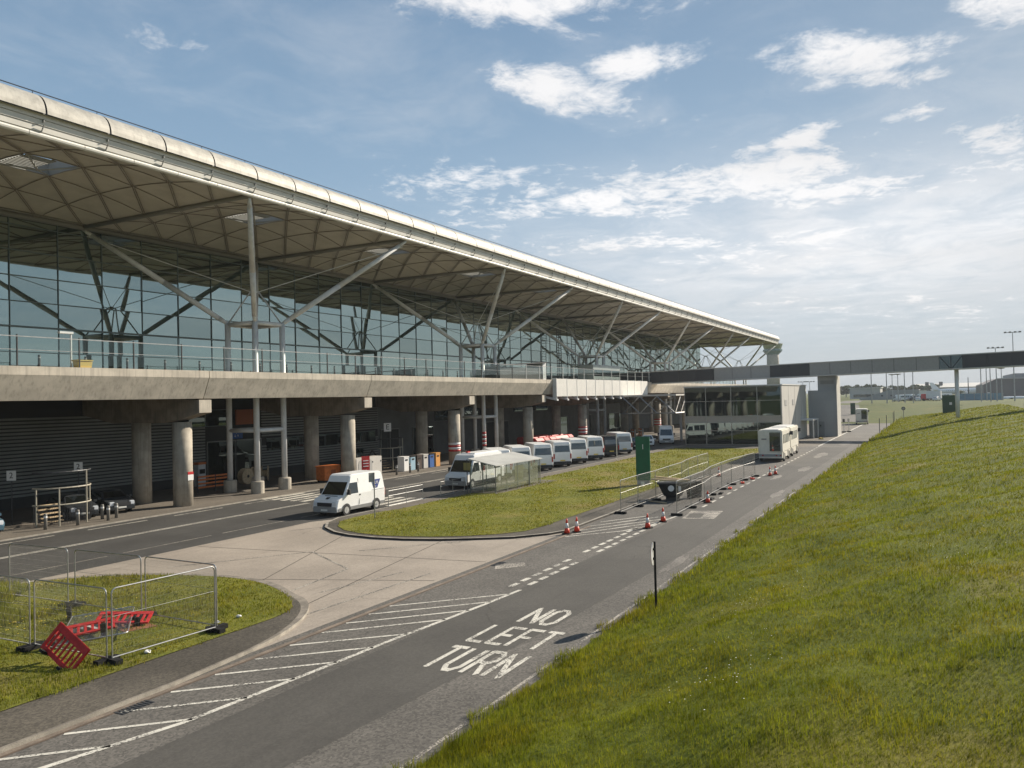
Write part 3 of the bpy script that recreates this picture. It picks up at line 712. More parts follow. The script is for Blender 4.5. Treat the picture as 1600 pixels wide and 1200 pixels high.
tw = thing('stair_tower', 'windowless grey stair tower carrying the link bridge beside the road', 'tower')
MB().box(136.5,141.5,14.55,18.75,0,7.35).build('lower_block', tower_g, tw)
MB().box(136.9,141.0,14.6,17.3,7.35,9.58).build('upper_block', tower_g, tw)
MB().box(136.4,136.9,14.45,14.55,0,9.58).box(136.9,141.5,14.45,14.54,0,9.58).build('sunlit_flank', side_w, tw)  # paler colour on the road-side flank paints it as sunlit
MB().box(136.86,136.90,14.9,16.9,8.3,8.9).build('louvre', ridge_m, tw)
d_ = MB().box(136.44,136.5,16.4,17.5,.05,2.4).build('door', mat('door_grey', (.22,.22,.21), .5), tw)
MB().box(136.42,136.44,16.8,17.1,1.5,1.9).build('door_window', dark_g, d_)

gh = thing('gatehouse', 'two storey dark glass fronted block with pale side wall beside the stair tower', 'building')
MB().box(114,136.4,19.05,32.5,0,8.15).build('wall', side_w, gh)
MB().box(113.9,136.4,18.95,32.6,8.15,8.27).build('roof', white_p, gh)
yg = [32.4,29.4,25.85,22.3,19.15]; zg = [(0.1,1.95),(2.0,3.1),(4.05,6.1),(6.15,8.05)]
for ya, yb in zip(yg, yg[1:]):
    for za, zb_ in zg: MB().box(113.86,113.95,yb+.04,ya-.04,za,zb_-.03).build('window', dark_g, gh)
    MB().box(113.88,113.96,yb+.03,ya-.03,3.12,4.0).build('spandrel', spandrel, gh)
fr = MB()
for y in yg: fr.box(113.80,113.98,y-.045,y+.045,0,8.15)
for z in (1.97,3.1,4.02,6.12,8.1): fr.box(113.82,113.97,19.1,32.45,z-.03,z+.03)
fr.build('frame', steel_g, gh)
for x in (116.2,122.6): MB().box(x,x+1.8,19.0,19.06,5.3,6.1).build('vent', tower_g, gh)
pc = MB().box(130.2,135.8,17.2,19.05,2.75,2.95); pc.tube((130.4,17.3,0),(130.4,17.3,2.75),.1,n=8); pc.tube((135.6,17.3,0),(135.6,17.3,2.75),.1,n=8); pc.build('porch', white_p, gh)
ln = MB()
for x in (119.5,125,131): ln.box(x-.015,x+.015,19.035,19.05,0,8.15)
ln.build('panel_joint', ridge_m, gh)

# steel truss canopy tucked behind the gatehouse
tc_ = thing('truss_canopy', 'flat roofed steel canopy on crossed lattice girders left of the glass block', 'canopy')
MB().box(120,150,35.5,44.6,7.05,7.3).build('roof', white_p, tc_)
tb = MB(); x = 120
while x < 150:
    for y in (35.7,): 
        tb.tube((x,y,4.4),(x+3,y,7.0),.09,n=6); tb.tube((x+3,y,4.4),(x,y,7.0),.09,n=6); tb.tube((x,y,4.4),(x,y,7.0),.08,n=6)
    x += 3
tb.tube((120,35.7,4.4),(150,35.7,4.4),.13,n=6); y = 35.7
while y < 44: tb.tube((120,y,4.4),(120,y+2.8,7.0),.09,n=6); tb.tube((120,y+2.8,4.4),(120,y,7.0),.09,n=6); y += 2.8
tb.tube((120,35.7,4.4),(120,44.5,4.4),.13,n=6)
tb.build('lattice_girder', steel_g, tc_)
for x in (124,134,144): MB().tube((x,36,0),(x,36,4.4),.2,n=12).build('column', steel_w, tc_)

# ================================================================== VEHICLES
def make_vehicle(name, cat, L, Wd, H, paint, style='van', glass=None, rear=True):
    t = thing(name, cat, cat); l = L/2; g = glass or car_g
    if style == 'van':
        pr = [(-l,.42),(-l+.02,1.25),(-l+.14,H-.28),(-l+.24,H-.08),(-l+.5,H),(l-1.70,H),(l-1.50,H-.09),(l-1.36,H-.42),(l-.74,1.24),(l-.16,1.02),(l-.05,.80),(l,.50),(l-.06,.28),(-l+.1,.28)]
        wa, wb = (l-1.36, H-.42), (l-.74, 1.24); waist, top, tuck = 1.25, H, .16
        ra, rb_ = (-l+.13, H-.42), (-l+.02, 1.28)
    else:
        pr = [(-l,.45),(-l+.03,.85),(-l+.15,.98),(-l+.45,H-.10),(-l+.75,H-.01),(l-2.0,H),(l-1.75,H-.06),(l-1.05,.97),(l-.25,.80),(l-.05,.62),(l,.42),(l-.05,.24),(-l+.1,.24)]
        wa, wb = (l-1.75, H-.06), (l-1.05, .97); waist, top, tuck = .9, H, .24
        ra, rb_ = (-l+.44, H-.12), (-l+.17, 1.0)
    def hw(z): return Wd/2 - tuck*max(0, min(1, (z-waist)/(top-waist)))**1.1 - (.05 if z < .5 else 0)
    cx = sum(p[0] for p in pr)/len(pr); cz = sum(p[1] for p in pr)/len(pr); n = len(pr); b = MB(); vs = []
    for sgn in (-1, 1):
        for ins in (0, 1):
            for x, z in pr:
                d = Vector((cx-x, cz-z)); d.normalize(); q = (x+d.x*.06*ins, z+d.y*.06*ins)
                vs.append((q[0], sgn*(hw(z)-(.07 if not ins else 0)), q[1]))
    Lo, Li, Ro, Ri = 0, n, 2*n, 3*n; fs = []
    for i in range(n):
        j = (i+1) % n
        fs += [(Lo+i,Lo+j,Ro+j,Ro+i), (Li+i,Li+j,Lo+j,Lo+i), (Ro+i,Ro+j,Ri+j,Ri+i)]
    b.add(vs, fs)
    # flat-ish sides, cut into strips so the tumblehome stays smooth
    for base, sg in ((Li, -1), (Ri, 1)):
        P = [vs[base+i] for i in range(n)]; b.add(P, [tuple(range(n)) if sg > 0 else tuple(range(n-1, -1, -1))])
    b.build('body', paint, t)
    def slope(nm, a, c, ins, m, off=.012, y0=None, y1=None):
        a = Vector((a[0], 0, a[1])); c = Vector((c[0], 0, c[1])); d = (c-a).normalized(); nn = Vector((-d.z, 0, d.x))
        if nn.dot(Vector((a.x-cx, 0, a.z-cz))) < 0: nn = -nn
        a = a+nn*off; c = c+nn*off; wa_ = hw(a.z)-ins; wc_ = hw(c.z)-ins
        ya0, ya1 = (-wa_, wa_) if y0 is None else (y0, y1); yc0, yc1 = (-wc_, wc_) if y0 is None else (y0, y1)
        k_ = nn*-.02
        q = [Vector((a.x,ya0,a.z)),Vector((a.x,ya1,a.z)),Vector((c.x,yc1,c.z)),Vector((c.x,yc0,c.z))]
        return MB().extr(q, k_).build(nm, m, t)
    def inter(a, c, f): return (a[0]+(c[0]-a[0])*f, a[1]+(c[1]-a[1])*f)
    slope('windscreen', inter(wa, wb, .06), inter(wa, wb, .96), .13, g)
    slope('rear_window', inter(ra, rb_, .0), inter(ra, rb_, .72 if style == 'van' else .9), .17, g)
    def side(nm, pts, m, off=.01):
        for s_ in (-1, 1):
            q = [Vector((x, s_*(hw(z)+off), z)) for x, z in pts]; MB().extr(q, (0, -s_*.02, 0)).build(nm, m, t)
    if style == 'van':
        side('door_window', [(l-.95,1.30),(l-1.38,1.98),(l-2.1,1.98),(l-2.1,1.30)], g)
        if rear == 'bus':
            x = l-2.4
            while x-1.0 > -l+.3: side('side_window', [(x,1.28),(x,H-.5),(x-1.0,H-.5),(x-1.0,1.28)], g); x -= 1.08
        side('sill', [(l-.2,.30),(l-.2,.52),(-l+.1,.52),(-l+.1,.30)], trim if rear == 'bus' else grey_pl)
        side('door_seam', [(l-2.2,.55),(l-2.2,H-.3),(l-2.22,H-.3),(l-2.22,.55)], trim)
        side('door_handle', [(l-2.2,1.12),(l-2.2,1.20),(l-2.34,1.20),(l-2.34,1.12)], trim)
    else:
        side('door_window', [(l-1.2,1.0),(l-1.85,H-.14),(0.0,H-.12),(0.0,.98)], g); side('side_window', [(-.06,.98),(-.06,H-.12),(-l+.95,H-.16),(-l+.62,1.0)], g)
        side('door_seam', [(-.02,.4),(-.02,1.0),(-.04,1.0),(-.04,.4)], trim)
    zb = .62 if style == 'van' else .5
    MB().box(l-.12,l+.03,-Wd/2+.08,Wd/2-.08,.26,zb).build('front_bumper', grey_pl if style == 'van' else paint, t, bevel=.03)
    MB().box(-l-.05,-l+.1,-Wd/2+.08,Wd/2-.08,.30,.58).build('rear_bumper', trim if style == 'van' else paint, t, bevel=.03)
    MB().box(l-.06,l+.035,-.55,.55,zb+.02,zb+.24).build('grille', trim, t)
    MB().box(l+.03,l+.042,-.26,.26,.36,.47).build('number_plate', plate, t); MB().box(-l-.062,-l-.05,-.26,.26,.62 if style=='van' else .62,.73).build('rear_plate', plate_y, t)
    for s_ in (-1, 1):
        y = s_*(Wd/2-.26); MB().box(l-.22,l+.0,y-.16,y+.16,zb+.05,zb+.30).build('headlight', lamp, t, bevel=.03)
        y = s_*(Wd/2-.12); MB().box(-l-.02,-l+.08,y-.07,y+.07,.85,1.35 if style == 'van' else 1.0).build('tail_light', lamp_r, t)
        mb = MB().box(l-1.12 if style=='van' else l-1.25,l-.98 if style=='van' else l-1.1,s_*(Wd/2+.02),s_*(Wd/2+.22),1.28 if style=='van' else .95,1.62 if style=='van' else 1.1)
        mb.build('mirror', trim if style == 'van' else paint, t)
        r = .34 if style == 'van' else .31
        for x in (l-.92, -l+1.0):
            w = MB().tube((x, s_*(Wd/2-.24), r), (x, s_*(Wd/2+.012), r), r, n=22).build('wheel', tyre, t)
            MB().tube((x, s_*(Wd/2-.05), r), (x, s_*(Wd/2+.022), r), r*.62, n=16).tube((x, s_*(Wd/2), r), (x, s_*(Wd/2+.035), r), .06, n=8).build('rim', rim, w)
            a = MB(); 
            for i in range(12):
                t0, t1 = math.pi*i/12, math.pi*(i+1)/12; ro, ri = r+.075, r+.0; yy = s_*(Wd/2+.006)
                a.quad((x+ro*math.cos(t0),yy,r+ro*math.sin(t0)),(x+ro*math.cos(t1),yy,r+ro*math.sin(t1)),(x+ri*math.cos(t1),yy,r+ri*math.sin(t1)),(x+ri*math.cos(t0),yy,r+ri*math.sin(t0)))
            a.build('wheel_arch', trim, t)
    return t
dv = make_vehicle('delivery_van', 'van', 4.95, 1.98, 2.5, white_v)
tag(dv, 'white high roofed panel van with blue emblem stopped beside the island tip', 'van')
dv.location = (41.4, 34.05, .008); dv.rotation_euler = (0, 0, math.pi)
# emblem: the van's left flank (+y local) faces the camera
lg = MB().extr([(-1.95,.0,1.98),(-1.2,.0,1.98),(-1.22,.0,1.42),(-1.62,.0,1.42)], (0,.012,0)).build('emblem', mat('emblem_blue', (.03,.055,.22), .4), dv); lg.location = (0,.965,0)
text_mesh('emblem_letters', 'LPS', .27, white_pl, dv, (-1.52, .982, 1.76), (R(90), 0, R(180)), .003)
text_mesh('emblem_letters', 'ltd', .14, white_pl, dv, (-1.42, .984, 1.53), (R(90), 0, R(180)), .003)
MB().box(-2.3,-1.0,.985,.992,1.30,1.325).build('side_stripe', mat('stripe_grey', (.08,.09,.11), .5), dv)
MB().extr([(2.05,-.13,1.135),(2.05,.13,1.135),(2.25,.09,1.06),(2.25,-.09,1.06)], (0,0,.03)).build('bonnet_badge', trim, dv)
MB().box(1.80,1.84,-.5,.5,1.20,1.235).build('bonnet_vent', trim, dv)

mbp = make_vehicle('minibus', 'minibus', 5.8, 2.06, 2.62, white_v, 'van', rear='bus')
tag(mbp, '', 'minibus', 'white minibuses parked beyond the bus shelter')
HD = R(40)
def echelon(o, xr, L, yr=33.6): 
    c, s_ = math.cos(HD), math.sin(HD); o.location = (xr+c*L/2-s_*-.0, yr+.75+s_*L/2, .008); o.rotation_euler = (0,0,HD)
labs = {62.3: 'white minibus half hidden behind the shelter roof, nearest of the parked row', 66.3: 'white minibus parked just right of the bus shelter with small lettering on its rear',
        70.9: 'white minibus with wide rear window, second right of the shelter', 79.6: 'white minibus with large rear window in the middle of the parked row',
        84.4: 'white minibus with its near flank in sun behind the thin white post', 93.8: 'white minibus behind the green numbered sign, farthest of the white row'}
for i, (x, lb) in enumerate(labs.items()):
    o = mbp if i == 0 else copy_tree(mbp); o['label'] = lb; echelon(o, x, 5.7)
for o_, x_ in ((mbp, 62.3),): pass
v2 = make_vehicle('panel_van', 'van', 5.4, 2.02, 2.6, white_v, 'van'); echelon(v2, 75.4, 5.3)
tag(v2, 'plain white panel van with split rear doors among the parked minibuses', 'van')
v3 = make_vehicle('black_minibus', 'minibus', 5.3, 2.0, 2.45, black_v, 'van', rear='bus'); echelon(v3, 89.4, 5.3)
tag(v3, 'black minibus standing among white ones left of the green sign', 'minibus')
bs = make_vehicle('shuttle_bus', 'minibus', 6.4, 2.1, 2.65, white_v, 'van', rear='bus'); bs.location = (58.0, 34.4, .008); bs.rotation_euler = (0,0,math.pi)
tag(bs, 'white shuttle bus facing the camera right behind the glass bus shelter', 'bus')
MB().box(-2.8,1.2,-.7,.7,2.6,2.72).build('roof_pod', white_v, bs, bevel=.04); MB().box(.6,1.0,-.3,-.1,2.72,2.84).build('beacon', lamp_r, bs)
v4 = make_vehicle('crew_van', 'van', 5.9, 2.05, 2.6, white_v, 'van'); v4.location = (116.5, 36.2, .008); v4.rotation_euler = (0,0,R(200))
tag(v4, 'tall white van facing the camera left of the dark glass block', 'van')
c1 = make_vehicle('hatchback_car', 'car', 4.1, 1.76, 1.5, white_v, 'car'); c1.location = (110.5, 37.0, .008); c1.rotation_euler = (0,0,R(200))
tag(c1, 'small white hatchback facing out beside the tall white van', 'car')
c1b = make_vehicle('hatchback_car', 'car', 4.2, 1.76, 1.48, dkgrey_v, 'car'); c1b.location = (105.5, 37.2, .008); c1b.rotation_euler = (0,0,R(205))
tag(c1b, 'dark small car parked left of the white hatchback near the green sign', 'car')
c2 = make_vehicle('hatchback_car', 'car', 4.2, 1.78, 1.5, blue_v, 'car'); c2.location = (26.3, 49.0, .1); c2.rotation_euler = (0,0,R(-98))
tag(c2, 'blue grey hatchback cut by the left edge under the walkway', 'car')
c3 = make_vehicle('saloon_car', 'car', 4.4, 1.8, 1.45, dkgrey_v, 'car'); c3.location = (32.9, 49.9, .1); c3.rotation_euler = (0,0,R(-105))
tag(c3, 'dark saloon parked left of another dark car under the walkway', 'car')
c4 = copy_tree(c3); c4.location = (35.7, 50.2, .1); c4.rotation_euler = (0,0,R(-104)); c4['label'] = 'dark saloon parked right against the big concrete pillar under the walkway'
for o in (c3, c4): o['group'] = 'dark saloons nosed out under the walkway'

def airside_bus(lbl, x, y, rz=0, L=6.2, far=False):
    t = thing('high_lift_vehicle', lbl, 'airport bus', (x, y, .012), rz, 'boxy cream airport lift vehicles')
    b = MB().box(0, L, -1.2, 1.2, .95, 3.25).build('box_body', cream_v, t, bevel=.09)
    MB().box(-.02,L,-1.15,1.15,.38,.95).build('chassis_skirt', cream_v, t, bevel=.03)
    MB().box(-.06,-.005,-1.0,.05,1.12,3.02).build('rear_door', dark_g, t)
    MB().box(-.05,-.02,-1.1,1.15,.55,.8).build('rear_light_bar', grey_pl, t)
    for yy in (-1.0,-.6,.75): MB().box(-.07,-.045,yy-.08,yy+.08,.62,.74).build('tail_light', lamp_r, t)
    x_ = .75
    while x_ < L-1.0: MB().box(x_,x_+.5,-1.22,-1.19,1.85,2.75).build('side_window', dark_g, t); MB().box(x_,x_+.5,1.19,1.22,1.85,2.75).build('side_window', dark_g, t); x_ += 1.05
    for yy in (-1, 1):
        for xx in (1.5, L-1.1):
            MB().tube((xx,yy*1.02,.42),(xx,yy*1.22,.42),.42,n=18).build('wheel', tyre, t)
            MB().box(xx-.85,xx-.55,yy*1.2-.03,yy*1.2+.03,.3,1.0).build('stabiliser', cream_v, t)
    MB().box(.3,L-.4,-.8,.8,3.25,3.31).build('roof_panel', white_p, t)
    MB().box(-.03,-.012,.35,.85,2.3,2.38).build('rear_lettering', trim, t)
    MB().box(L-.3,L-.15,-1.5,-1.2,2.5,2.9).build('mirror', trim, t)
    return t
airside_bus('cream boxy airport lift vehicle with dark rear door, nearer of two by the glass block', 85.4, 15.55, R(2), 6.2)
airside_bus('second cream boxy lift vehicle parked just beyond the nearer one by the glass block', 92.5, 15.85, R(2), 7.0)
airside_bus('cream boxy airport lift vehicle standing alone far off beyond the stair tower', 186, 14.9, R(4), 6.5)

# ================================================================== STREET FURNITURE
sh = thing('bus_shelter', 'glass bus shelter with white pitched canopy on the island pavement', 'bus shelter')
sh_r = MB().add([(52.0,29.1,2.12),(59.6,28.95,2.12),(59.4,31.5,2.62),(52.0,31.5,2.62),(52.0,29.1,2.18),(59.6,28.95,2.18),(59.4,31.5,2.68),(52.0,31.5,2.68)], [(0,3,2,1),(4,5,6,7),(0,1,5,4),(1,2,6,5),(2,3,7,6),(3,0,4,7)])
sh_r.build('canopy', mat('milky_canopy', (.46,.46,.43), .5, var=.15, vsc=.8), sh)
for x, y, z in [(52.1,31.35,2.6),(52.2,29.25,2.13),(53.9,29.22,2.13),(55.6,29.2,2.13),(57.6,29.15,2.13),(59.4,29.1,2.13),(54.5,31.35,2.6),(56.9,31.35,2.6),(59.3,31.35,2.6),(52.15,30.3,2.35)]:
    MB().box(x-.03,x+.03,y-.03,y+.03,.1,z).build('post', mat('shelter_post', (.16,.17,.14), .5), sh)
MB().box(52.2,59.4,29.17,29.18,.3,2.05).build('glass_panel', shelter_g, sh)
MB().box(52.11,52.12,29.3,31.3,.3,2.2).build('glass_panel', shelter_g, sh)
MB().box(59.36,59.37,29.3,31.3,.3,2.2).build('glass_panel', shelter_g, sh)
MB().box(54.4,58.6,29.45,29.85,.5,.55).box(54.6,54.66,29.5,29.8,.1,.5).box(58.3,58.36,29.5,29.8,.1,.5).build('bench', steel_g, sh)
MB().box(55.2,56.6,29.2,29.24,.7,1.9).build('poster_case', mat('poster_olive', (.16,.15,.08), .6), sh)
ts = thing('stop_flag', 'olive bus stop board on a thin pole at the shelter corner', 'sign', (51.9,31.5,.11))
MB().tube((0,0,0),(0,0,2.5),.035,n=8).build('pole', steel_d, ts); MB().box(-.03,.03,-.3,.3,1.7,2.25).build('board', mat('stop_board', (.22,.19,.06), .5), ts)

def rail(lbl, xa, xb, y, n):
    t = thing('guard_rail', lbl, 'railing', group='steel guard rails by the crossing')
    for i in range(n): x = xa+(xb-xa)*i/(n-1); MB().tube((x,y,.1),(x,y,1.2),.025,n=8).build('post', steel_g, t)
    for z in (.2, .85, 1.18): MB().tube((xa,y,z),(xb,y,z),.019,n=8).build('rail', steel_g, t)
rail('steel guard rail behind the white van by the crossing', 43.3, 47.3, 32.4, 3)
rail('steel guard rail between the crossing and the bus shelter', 49.3, 52.6, 32.2, 3)
def pole_sign(name, lbl, cat, loc, hgt, board, m, rz=0, pm=None):
    t = thing(name, lbl, cat, loc, rz); MB().tube((0,0,-.1),(0,0,hgt),.035,n=10).build('pole', pm or steel_g, t)
    MB().box(*board).build('sign_plate', m, t); return t
pole_sign('sign_post', 'grey sign plate on a steel pole on the lawn tip beside the white van', 'sign', (38.6,29.9,.12), 2.75, (.02,.06,-.02,.34,2.2,2.75), grey_pl, R(70))
pole_sign('sign_post', 'thin pale pole with narrow plate at the upper edge of the island lawn', 'sign', (82.2,31.0,.13), 2.9, (-.04,.04,-.06,.06,2.3,2.9), white_pl, R(20), white_p)
# round sign seen from behind at the bank foot
ds = thing('round_road_sign', 'round road sign on a black pole at the bank foot, seen edge on', 'sign', (24.75, 8.15, float(bank_z(24.75,8.15))-.05), R(100))
MB().tube((0,0,0),(0,0,2.18),.038,n=12).build('pole', black_pl, ds)
MB().tube((.05,0,1.78),(.065,0,1.78),.36,n=40).build('sign_plate', white_pl, ds)
MB().tube((.066,0,1.78),(.072,0,1.78),.35,n=40).tube((.0,0,1.78),(.0,0,1.78),.01).build('sign_face', mat('sign_rim', (.55,.03,.03), .5), ds)
MB().tube((.073,0,1.78),(.077,0,1.78),.26,n=36).build('sign_disc', white_pl, ds)
MB().box(-.0,.05,-.1,.1,1.62,1.67).box(-.0,.05,-.1,.1,1.92,1.97).build('bracket', black_pl, ds)
sb_ = thing('green_totem_sign', 'tall dark green totem sign numbered 1 on the island lawn', 'sign', (60.6, 20.7, .12), R(10))
MB().box(-.10,.10,-.55,.55,.35,3.75).build('sign_panel', green_s, sb_, bevel=.02); MB().box(-.08,.08,-.5,.5,0,.35).build('plinth', tower_g, sb_)
text_mesh('numeral', '1', .55, white_pl, sb_, (-.11,-.02,2.95), (R(90), 0, R(-90)), .004)
nt = thing('notice_board', 'small white notice standing in the grass before the green sign', 'notice', (58.9,20.2,.12)); MB().box(-.02,.02,-.12,.12,.12,.42).build('board', white_pl, nt); MB().box(-.01,.01,-.02,.02,0,.12).build('stake', wood, nt)

# cones
def cone_proto(band):
    t = thing('traffic_cone', '', 'traffic cone', group='orange and white traffic cones')
    MB().box(-.20,.20,-.20,.20,0,.045).build('base', black_pl if band == 0 else cone_o, t)
    MB().lathe(0,0,[(.155,.045),(.105,.30)],18).build('lower_sleeve', cone_o, t, smooth=True)
    MB().lathe(0,0,[(.105,.30),(.062,.56)],18).build('reflective_band', white_pl, t, smooth=True)
    MB().lathe(0,0,[(.062,.56),(.03,.78)],18).build('tip', cone_o, t, smooth=True); return t
cp = cone_proto(0)
cones = [(38.2,17.25,'traffic cone at the island kerb, left of a close pair'),(38.9,17.0,'traffic cone at the island kerb, right of a close pair'),(41.3,13.95,'traffic cone nearest the camera on the hatched road'),
         (43.7,13.85,'traffic cone right of the nearest one, before the mesh fence'),(52.3,13.55,'traffic cone against the fence opposite the rubble skip'),(70.9,13.0,'traffic cone at the far fence end before the lift vehicle, left one'),(72.3,12.8,'traffic cone at the far fence end before the lift vehicle, right one'),
         (69.5,17.0,'traffic cone inside the fenced strip near the kerb')]
for i, (x, y, lb) in enumerate(cones): place(cp, i, lb, (x, y, .014), i*.6)

# mesh fence panels
def fence_proto(L=3.45, H=2.0):
    t = thing('mesh_fence_panel', '', 'fence panel'); r = .021; c = .14; b = MB()
    pts = [(0,0,.12),(0,0,H-c)]+[(c-c*math.cos(R(a)),0,H-c+c*math.sin(R(a))) for a in (20,45,70,90)]+[(L-c,0,H)]+[(L-c+c*math.sin(R(a)),0,H-c+c*math.cos(R(a))) for a in (20,45,70,90)]+[(L,0,.12)]
    b.path(pts, r, 8); b.tube((0,0,.14),(L,0,.14),r,n=8)
    b.build('frame', steel_g, t)
    w = MB(); x = .05
    while x < L: w.tube((x,0,.14),(x,0,H-.03),.0016,n=3,cap=False); x += .045
    z = .3
    while z < H: w.tube((0,0,z),(L,0,z),.0016,n=3,cap=False); z += .2
    w.tube((0,0,H*.62),(L,0,H*.62),.006,n=4); w.build('wire_mesh', steel_g, t)
    for x in (0.0, L): MB().box(x-.11,x+.11,-.34,.34,0,.13).build('foot_block', black_pl, t)
    return t
fp = fence_proto(); nf = 0
def fence_run(pts, labels, group, z=.014):
    global nf
    for (p, q), lb in zip(zip(pts, pts[1:]), labels):
        d = Vector((q[0]-p[0], q[1]-p[1])); o = place(fp, nf, lb, (p[0], p[1], z), math.atan2(d.y, d.x), group); o.scale = (d.length/3.45, 1, 1); nf += 1
OR = ['nearest','second','third','fourth','fifth','sixth','seventh','farthest']
fence_run([(45.9,17.15),(49.2,17.2),(52.5,17.1),(55.9,17.25),(59.4,17.3),(62.8,17.75),(66.2,17.9),(69.6,17.9)], [f'mesh fence panel on the kerb side of the works strip, {OR[i]} of its row' for i in range(7)], 'mesh fence along the kerb', .014)
fence_run([(46.2,13.8),(49.6,13.9),(53.0,13.95),(56.4,14.35),(59.9,14.45),(63.3,14.5),(66.8,14.3),(70.2,14.1)], [f'mesh fence panel on the road side of the works strip, {OR[i]} of its row' for i in range(7)], 'mesh fence along the road', .018)
vg = 'mesh fence around the verge hole'
for pp, lb in ((((14.2,23.35),(14.25,20.2)), 'mesh fence panel standing across behind the red barrier on the verge'), (((14.3,20.05),(17.6,19.8)), 'mesh fence panel along the verge footway with sunlit top rail'),
               (((17.75,19.9),(17.85,23.3)), 'mesh fence panel on the far side of the verge hole, right one'), (((17.85,23.5),(17.8,26.9)), 'mesh fence panel on the far side of the verge hole, left one'),
               (((14.1,26.9),(14.15,23.5)), 'mesh fence panel at the left picture edge on the verge, lower one'), (((17.7,30.6),(17.8,27.3)), 'mesh fence panel at the left picture edge on the verge, upper one')):
    fence_run(list(pp), [lb], vg, .13)
for i, (x, y) in enumerate(((54.0,13.75),(57.3,13.9),(60.5,14.0),(64.6,13.95),(67.9,13.85))):
    o = thing('fence_weight', '', 'fence weight', (x, y, .014), .1*i, 'orange and black fence weights'); MB().box(-.38,.38,-.13,.13,0,.11).build('block', black_pl if i < 2 else cone_o, o, bevel=.02)
    MB().box(-.12,.12,-.04,.04,.11,.14).build('grip', black_pl, o)
    o['label'] = ['black fence weight on the road side, nearest of five', 'black fence weight on the road side, second of five', 'orange fence weight, first beyond the black ones', 'orange fence weight midway along the road side fence', 'orange fence weight, farthest along the road side fence'][i]

# tipping skip, planks, black bins inside the works strip
sk = thing('tipping_skip', 'black tipping skip with round white mark standing in the fenced strip', 'skip', (53.0,16.1,.014), R(-72))
pr_ = [(-.95,0,1.15),(-.62,0,.42),(-.40,0,.25),(.40,0,.25),(.62,0,.42),(1.0,0,1.15)]
b = MB().extr([(x,-.62,z) for x, _, z in pr_], (0,1.24,0)); b.build('tub', black_pl, sk, bevel=.02)
MB().box(-1.02,1.06,-.68,.68,1.13,1.2).build('rim', steel_d, sk)
MB().box(-.45,.45,-.45,-.35,0,.25).box(-.45,.45,.35,.45,0,.25).build('skid', steel_d, sk)
MB().tube((-.1,-.63,.85),(-.1,-.645,.85),.2,n=20).build('round_mark', white_pl, sk); MB().box(.38,.55,-.645,-.62,.65,1.0).build('label_plate', white_pl, sk)
pk = thing('timber_planks', 'pale timber planks lying crosswise on top of the black skip', 'planks', (53.0,16.1,1.22), R(-72))
for x0, a in ((-.8,.1),(-.5,.02),(-.1,.16)):
    bpl = MB().box(-1.2,1.2,-.10,.10,0,.09).build('plank', wood, pk); bpl.location = (x0*.25, x0*.6+.25, .06+.14*(x0+1)); bpl.rotation_euler = (0,.04+a*.5,a)
pk2 = thing('timber_plank', 'single pale plank leaning on the ground left of the skip', 'plank', (51.6,16.9,.03), R(60)); MB().box(-1.1,1.1,-.07,.07,0,.05).build('plank', wood, pk2)
for i, (x, y, lb) in enumerate(((54.3,15.2,'black upright bin beside the tipping skip'),(55.2,15.0,'black upright bin right of the other black bin'))):
    t = thing('rubble_bin', lb, 'bin', (x, y, .014), .3, 'black bins by the skip'); MB().lathe(0,0,[(.26,0),(.33,.95),(.36,.98),(.36,1.03)],4).build('tub', black_pl, t); MB().box(-.3,.32,-.26,.26,1.03,1.07).build('lid', black_pl, t); MB().tube((-.3,-.2,.12),(-.3,.2,.12),.1,n=10).build('wheels', tyre, t)

# plastic barriers on the verge
def barrier(lbl, loc, rot):
    t = thing('plastic_barrier', lbl, 'barrier', loc, 0, 'red slotted plastic barriers on the verge'); t.rotation_euler = rot; t.scale = (.8,.8,.8)
    L, H = 2.0, 1.0; b = MB(); b.box(0,L,-.03,.03,0,.16).box(0,L,-.03,.03,H-.26,H)
    n = 9
    for i in range(n): x = i*(L-.1)/(n-1); b.box(x,x+.1,-.025,.025,.16,H-.26)
    b.box(0,.14,-.035,.035,.0,H).box(L-.14,L,-.035,.035,0,H)
    b.build('panel', red_pl, t, bevel=.015); MB().box(.3,.5,-.25,.25,-.04,.04).build('foot', black_pl, t); MB().box(L-.5,L-.3,-.25,.25,-.04,.04).build('foot', black_pl, t); return t
barrier('red slotted barrier leaning askew against the verge fence', (13.6,22.1,.5), (R(-34), R(20), R(-96)))
barrier('red slotted barrier lying flat at the back of the verge hole', (16.2,23.6,.32), (R(-78), R(4), R(-50)))
barrier('red slotted barrier lying flat and broken in the middle of the verge hole', (14.7,23.2,.26), (R(-80), R(-5), R(-35)))
sheetm = MB().poly([(14.8,20.9,.129),(17.2,20.8,.129),(17.3,23.2,.129),(14.9,23.3,.129)])
struct(sheet('bare_soil', [(16.4,22.4),(17.3,22.0),(17.5,23.0),(16.7,23.6)], .14, mat('reddish_soil', (.28,.11,.045), .9, var=.4, vsc=4)))
lp = copy_tree(fp); lp['label'] = 'mesh fence panel fallen flat on the verge grass'; lp['group'] = vg; lp.location = (14.4,22.9,.2); lp.rotation_euler = (R(86),0,R(50)); lp.scale = (1,1,1)
db = thing('rubble_heap', 'grey heap of fence clamps and broken blocks by the verge hole', 'rubble', (15.9,23.7,.13))
for i in range(9):
    q = MB().box(-.2,.2,-.1,.1,0,.12).build('broken_block', [tower_g, black_pl, steel_g][i % 3], db, bevel=.02); q.location = (random.uniform(-.7,.7), random.uniform(-.4,.4), random.uniform(0,.15)); q.rotation_euler = (random.uniform(-.4,.4), random.uniform(-.4,.4), random.uniform(0,3))
